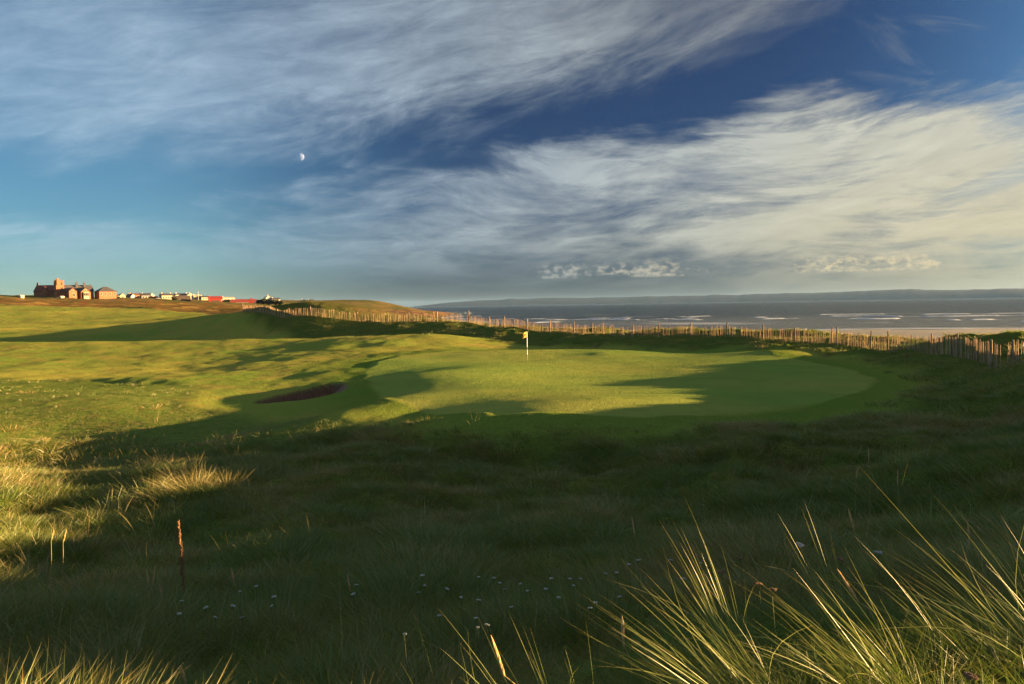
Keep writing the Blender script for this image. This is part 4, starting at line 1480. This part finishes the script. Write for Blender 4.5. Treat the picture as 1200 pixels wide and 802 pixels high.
if QUICK != 'bare':
    GT = 'tall marram tufts in the foreground'
    # lower right, in the sun
    tuft('big sunlit marram tuft at the bottom edge, its blades blown far to the left', 872, 835, 105, 0.88, 0.20, 0.0048, (-0.85, 0.05), 0.32, 0.22, depth=3.3, group=GT)
    tuft('upright bunch of stiff green blades rising behind the big sunlit tuft', 866, 768, 34, 1.00, 0.05, 0.0050, (-0.30, 0.0), 0.10, 0.12, depth=4.0, group=GT)
    tuft('sunlit marram tuft arching left at the bottom, right of the big one', 1035, 830, 85, 0.88, 0.18, 0.0044, (-0.80, 0.05), 0.30, 0.25, depth=3.3, group=GT)
    tuft('stiff upright green bunch with its tips above the tan seed head', 990, 742, 36, 0.95, 0.05, 0.0048, (-0.26, 0.0), 0.13, 0.14, depth=4.3, group=GT)
    tuft('slender fan of long blades right of centre, curving left at its tips', 1045, 690, 26, 1.0, 0.06, 0.0050, (-0.30, 0.0), 0.16, 0.25, depth=5.6, group=GT)
    tuft('bright marram tuft cut by the right edge, blades leaning left', 1236, 790, 90, 1.0, 0.20, 0.0045, (-0.70, 0.05), 0.35, 0.2, depth=3.6, group=GT)
    tuft('tall tuft at the right edge standing behind the bright one', 1215, 690, 80, 0.95, 0.14, 0.0052, (-0.45, 0.0), 0.4, 0.25, depth=5.4, group=GT)
    tuft('few arching pale blades between the two arching tufts and the right edge', 1118, 800, 16, 0.85, 0.06, 0.0042, (-0.45, 0.0), 0.12, 0.45, depth=3.7, group=GT)
    tuft('sparse long blades standing at the bottom centre', 640, 850, 26, 0.75, 0.22, 0.0045, (-0.42, 0.0), 0.25, 0.15, depth=3.4, group=GT)
    tuft('sparse leaning blades at the bottom, left of centre', 505, 838, 16, 0.55, 0.25, 0.0040, (-0.35, 0.0), 0.3, 0.2, depth=3.5, group=GT)
    tuft('thin bent blades scattered at the lower left', 250, 760, 46, 0.60, 0.40, 0.0042, (-0.2, 0.0), 0.7, 0.5, depth=5.2, group=GT)
    tuft('thin dry blades crossing each other near the left edge', 70, 735, 60, 0.65, 0.45, 0.0045, (0.15, 0.0), 0.7, 0.5, depth=6.0, group=GT)
    tuft('narrow blades standing beside the brown dead dock stalk', 330, 690, 28, 0.75, 0.35, 0.0050, (0.1, 0.0), 0.3, 0.25, depth=7.4, group=GT)
    tuft('thin tall stems standing among the white flowers', 620, 690, 24, 0.60, 0.35, 0.0042, (0.0, 0.0), 0.2, 0.15, depth=7.0, group=GT)
    # right hand slope
    GS = 'half lit tufts on the right hand slope'
    tuft('tuft of upright pale blades crowning the mound behind the right slope', 1056, 552, 130, 0.95, 0.50, 0.010, (0.05, 0.0), 0.25, 0.2, depth=19, group=GS)
    tuft('loose leaning tuft at mid height on the right slope', 1090, 622, 150, 0.95, 0.55, 0.008, (0.10, 0.0), 0.5, 0.4, depth=12.5, group=GS)
    tuft('windblown tuft on the slope close to the right edge', 1165, 612, 170, 0.95, 0.6, 0.008, (0.25, 0.0), 0.5, 0.5, depth=12, group=GS)
    tuft('low yellow green tuft in the middle of the right slope', 1090, 672, 220, 0.55, 0.6, 0.006, (-0.05, 0.0), 0.6, 0.4, depth=7.6, group=GS)
    tuft('dense grassy hump below the right edge tuft', 1170, 660, 200, 0.50, 0.55, 0.006, (-0.1, 0.0), 0.6, 0.4, depth=8.2, group=GS)
    tuft('dark leaning tuft halfway up the right hand slope', 985, 610, 120, 0.85, 0.5, 0.008, (-0.1, 0.0), 0.5, 0.45, depth=14, group=GS)
    tuft('small spray of pale stems at the near edge of the green', 948, 512, 26, 0.6, 0.25, 0.011, (0.05, 0.0), 0.25, 0.15, depth=26, group=GS)
    # the bleached mound on the left
    GM = 'bleached tufts on the mound at the left'
    tuft('largest pale gold tuft, the top of the mound at the left', 222, 574, 420, 0.95, 0.65, 0.009, (-0.30, 0.0), 0.55, 0.45, G_BLEACH, depth=21, group=GM)
    tuft('pale gold tuft at the right shoulder of the mound', 262, 576, 220, 0.75, 0.5, 0.009, (-0.1, 0.0), 0.5, 0.45, G_BLEACH, depth=21.3, group=GM)
    tuft('greener sunlit tuft left of the mound top', 168, 586, 300, 0.80, 0.65, 0.009, (-0.25, 0.0), 0.6, 0.4, G_MARRAM, depth=20.6, group=GM)
    tuft('yellow green tuft at the left foot of the mound', 115, 598, 300, 0.75, 0.65, 0.009, (-0.35, 0.0), 0.6, 0.4, G_MARRAM, depth=19.4, group=GM)
    tuft('small dull tuft at the right end of the mound', 298, 566, 160, 0.65, 0.5, 0.010, (-0.05, 0.0), 0.5, 0.4, G_BLEACH, depth=22.8, group=GM)
    tuft('thick straw coloured tuft at the left edge, flattened by the wind', 22, 668, 420, 0.80, 0.50, 0.006, (-0.45, 0.0), 0.6, 0.55, G_BLEACH, depth=13.2, group=GM)
    tuft('sunlit tuft of short blades at the left edge above the straw coloured one', 8, 636, 260, 0.70, 0.6, 0.007, (-0.35, 0.0), 0.6, 0.45, G_MARRAM, depth=15.2, group=GM)


# ------------------------------------------------------------------ seed heads, dock, yarrow
M_SEED = plain('seed_head', (0.42, 0.27, 0.12), 0.3, 60, 0.85, 0.1)
M_STRAW = plain('straw_stem', (0.30, 0.24, 0.09), 0.25, 30, 0.8, 0.1)
M_DOCK = plain('dead_dock', (0.19, 0.10, 0.05), 0.35, 40, 0.85, 0.1)
M_STEM = plain('yarrow_stem', (0.10, 0.12, 0.05), 0.25, 30, 0.8, 0.1)
M_YARROW = plain('yarrow_white', (0.32, 0.32, 0.29), 0.08, 60, 0.9, 0.1)
M_DEADF = plain('dead_flower', (0.15, 0.09, 0.055), 0.3, 60, 0.9, 0.1)


def seed_stalk(tip, base, depth, label, group='tan seed heads of the marram'):
    """a spindle shaped seed head from base to tip (pixels) at one depth, on a stem down to the ground"""
    a, b = Vector(at(*base, depth)), Vector(at(*tip, depth))
    ax = (b - a)
    foot_xy = a - ax.normalized() * 0.45
    z = float(zat(foot_xy.x, depth)[0])
    foot = Vector((foot_xy.x, depth + 0.02, z))
    r = thing('seed_stalk', label, 'seed head', foot, 0, group)
    mb = MB()
    k = 5
    prev = Vector((0, 0, -0.03))
    for i in range(1, k + 1):
        t = i / k
        q = (a - foot) * t
        q.x += 0.03 * math.sin(t * math.pi)
        mb.tube(prev, q, 0.0028, 0.0026, 5)
        prev = q
    mb.build('stem', M_STRAW, r)
    bm = bmesh.new()
    n, m = 9, 8
    L = ax.length
    d = ax.normalized()
    s1 = d.orthogonal().normalized()
    s2 = d.cross(s1)
    rings = []
    for i in range(n + 1):
        t = i / n
        rad = (0.0085 if L > 0.1 else 0.007) * (math.sin(math.pi * min(1, (t * 0.92 + 0.08))) ** 0.6) * (1 + 0.12 * random.uniform(-1, 1))
        rings.append([bm.verts.new((a - foot) + d * (L * t) + (s1 * math.cos(6.283 * j / m) + s2 * math.sin(6.283 * j / m)) * max(rad, 0.0012) * (1 + random.uniform(-.22, .22))) for j in range(m)])
    for i in range(n):
        for j in range(m):
            bm.faces.new([rings[i][j], rings[i][(j + 1) % m], rings[i + 1][(j + 1) % m], rings[i + 1][j]])
    bm.faces.new(rings[0][::-1])
    bm.faces.new(rings[-1])
    bmesh.ops.recalc_face_normals(bm, faces=bm.faces)
    me = bpy.data.meshes.new('seed_head')
    bm.to_mesh(me)
    bm.free()
    link_mesh('seed_head', me, M_SEED, r)


for tip, base, d, lb in [
    ((575, 744), (591, 792), 3.5, 'large golden seed head at the bottom, left of the big sunlit tuft'),
    ((729, 722), (731, 757), 3.9, 'slim orange seed head before the big sunlit tuft'),
    ((981, 667), (1006, 706), 4.1, 'curved tan seed head above the arching tuft on the right'),
    ((994, 596), (1001, 622), 6.0, 'leaning tan seed head left of the slender fan'),
    ((212, 781), (218, 803), 4.3, 'tan seed head cut by the bottom edge at the left'),
    ((171, 666), (174, 684), 8.0, 'left one of the orange pair of seed heads at the left'),
    ((182, 662), (179, 686), 8.0, 'right one of the orange pair of seed heads, with a crooked tip'),
    ((187, 685), (190, 702), 7.6, 'short brown seed head right below the orange pair'),
    ((271, 666), (274, 682), 8.0, 'single orange seed head right of the brown dock stalk'),
    ((407, 673), (410, 692), 7.6, 'single slim seed head left of the white flowers'),
    ((78, 620), (74, 636), 11.0, 'right one of two pale seed heads beside the straw coloured tuft'),
    ((63, 621), (60, 634), 11.0, 'left one of two pale seed heads beside the straw coloured tuft'),
    ((740, 605), (744, 628), 8.5, 'tall thin seed head alone above the white flowers near the centre'),
    ((1018, 524), (1018, 541), 13.0, 'upright seed head left of the mound crown on the right'),
    ((1006, 546), (1003, 561), 12.0, 'small tan seed head above the slender fan'),
    ((1052, 550), (1052, 569), 11.0, 'grey tan seed head below the pale crown of the right mound'),
    ((1134, 610), (1136, 642), 7.0, 'reddish seed head near the right edge tufts'),
    ((943, 500), (944, 508), 22.0, 'tiny seed head at the near edge of the green, the left of a pair'),
    ((956, 499), (953, 508), 22.0, 'tiny seed head at the near edge of the green, the right of a pair'),
]:
    seed_stalk(tip, base, d, lb)


def build_dock():
    d = 8.2
    x, _, _ = at(218, 700, d)
    z = float(zat(x, d)[0])
    r = thing('dock_stalk', 'tall dead brown dock stalk standing alone at the lower left', 'dead plant', (x, d, z))
    tip = Vector(at(209, 612, d)) - Vector((x, d, z))
    MB().tube((0, 0, -0.05), tip * 0.55, 0.008, 0.006, 6).tube(tip * 0.55, tip, 0.006, 0.002, 6).build('stem', M_DOCK, r)
    mb = MB()
    for i in range(150):
        t = rng.uniform(0.18, 1.0) ** 0.9
        c = tip * t
        a = rng.uniform(0, 6.28)
        rr = 0.028 * (1.15 - t) * rng.uniform(0.3, 1)
        p = c + Vector((math.cos(a) * rr, math.sin(a) * rr, rng.uniform(-0.01, 0.02)))
        mb.tube(p, p + Vector((math.cos(a) * 0.008, math.sin(a) * 0.008, 0.018)), 0.006, 0.003, 4, 0.3)
    mb.build('seeds', M_DOCK, r)
    q = tip * 0.30
    br = tip * 0.30 + Vector((-0.045, 0.02, 0.30))
    mb = MB().tube(q, br, 0.004, 0.002, 5)
    for i in range(40):
        t = rng.uniform(0.3, 1)
        p = q + (br - q) * t + Vector(rng.normal(0, 0.008, 3))
        mb.tube(p, p + Vector((0, 0, 0.016)), 0.005, 0.003, 4, 0.3)
    mb.build('branch', M_DOCK, r)


build_dock()

YARROW = [(495, 674), (418, 685), (414, 696), (498, 686), (561, 676), (579, 677), (592, 690), (618, 692), (561, 703), (599, 711), (515, 721), (558, 724),
          (474, 743), (560, 735), (571, 732), (646, 678), (490, 694), (524, 690), (586, 683), (668, 678), (680, 678), (672, 686), (737, 661), (748, 656),
          (786, 656), (800, 678), (726, 699), (691, 712), (710, 672), (698, 706), (821, 660), (723, 671), (281, 693), (300, 687), (318, 710), (213, 704),
          (210, 719), (252, 723), (273, 710), (321, 699), (284, 723), (241, 712), (640, 690), (655, 700), (610, 684), (540, 700)]
DEAD = [(937, 638, 0), (1029, 647, 0), (890, 684, 1), (905, 690, 1), (985, 655, 1), (1138, 791, 1), (846, 670, 1), (868, 654, 1)]


def yarrow_meshes():
    out = []
    for k in range(3):
        # a flat corymb of small heads on branching stalks; local origin at the middle of the head
        mb = MB()
        stalks = MB()
        for i in range(26):
            a, r = rng.uniform(0, 6.28), 0.026 * math.sqrt(rng.uniform(0, 1))
            x, y = r * math.cos(a), r * math.sin(a) * 0.9
            z = -r * r * 6 + rng.uniform(-0.003, 0.003)
            mb.tube((x, y, z - 0.004), (x, y, z + 0.003), 0.0035, 0.0055, 6, 0.2)
            if i % 3 == 0:
                stalks.tube((0, 0, -0.05), (x, y, z - 0.003), 0.0013, 0.001, 4)
        out.append((mb, stalks))
    heads = []
    for mb, st in out:
        for b, nm in ((mb, 'flower_head'), (st, 'stalks')):
            bmesh.ops.recalc_face_normals(b.bm, faces=b.bm.faces)
            me = bpy.data.meshes.new(nm)
            b.bm.to_mesh(me)
            b.bm.free()
            heads.append(me)
    return [(heads[2 * i], heads[2 * i + 1]) for i in range(3)]


YM = yarrow_meshes()
for a, b in YM:
    a.materials.append(M_YARROW)
    b.materials.append(M_STEM)
DM = [(a.copy(), b) for a, b in YM]
for a, _ in DM:
    a.materials.clear()
    a.materials.append(M_DEADF)


def yarrow(px, py, label, group, meshes, size=1.0, name='yarrow', hgt=0.42):
    # the head floats over the ground where the ray is hgt above it
    d = np.exp(np.linspace(math.log(2.5), math.log(14), 300))
    v = M3 @ np.array([(px - 600) / F, (401 - py) / F, -1.0])
    P = v[None] * (d / v[1])[:, None]
    gap = P[:, 2] - zat(P[:, 0], P[:, 1])
    i = int(np.argmax(gap < hgt)) if (gap < hgt).any() else 150
    p = P[i]
    z = float(zat(p[0], p[1])[0])
    r = thing(name, label, 'flower', (p[0], p[1], z), 0, group)
    h = p[2] - z
    if size is None:
        size = min(1.1, max(0.5, 0.115 * p[1])) * random.uniform(0.7, 1.1)
    k = random.randrange(3)
    MB().tube((0, 0, -0.03), (0.012, 0, h * 0.5), 0.0026, 0.0022, 5).tube((0.012, 0, h * 0.5), (0, 0, h - 0.05 * size), 0.0022, 0.0018, 5).build('stem', M_STEM, r)
    o = link_mesh('flower_head', meshes[k][0], None, r)
    o.location = (0, 0, h)
    o.scale = (size,) * 3
    o.rotation_euler = (rng.normal(0, 0.12), rng.normal(0, 0.12), rng.uniform(0, 6.28))
    s = link_mesh('stalks', meshes[k][1], None, r)
    s.location = (0, 0, h)
    s.scale = (size,) * 3


for px, py in YARROW:
    yarrow(px, py, 'one of the small flat white yarrow heads standing in the dark grass of the foreground', 'white yarrow flowers in the foreground', YM, None)
for px, py, dead in DEAD:
    if dead:
        yarrow(px, py, 'one of the small withered brown flower heads among the marram at the lower right', 'withered flower heads', DM, random.uniform(0.7, 0.95), 'withered_yarrow', 0.38)
yarrow(937, 638, 'yellowish flower head lit by the sun beside the upright bunch at the right', None, YM, 1.0, 'yarrow', 0.5)
yarrow(1029, 647, 'yellowish flower head lying low beneath the slender fan of blades', None, YM, 1.1, 'yarrow', 0.35)
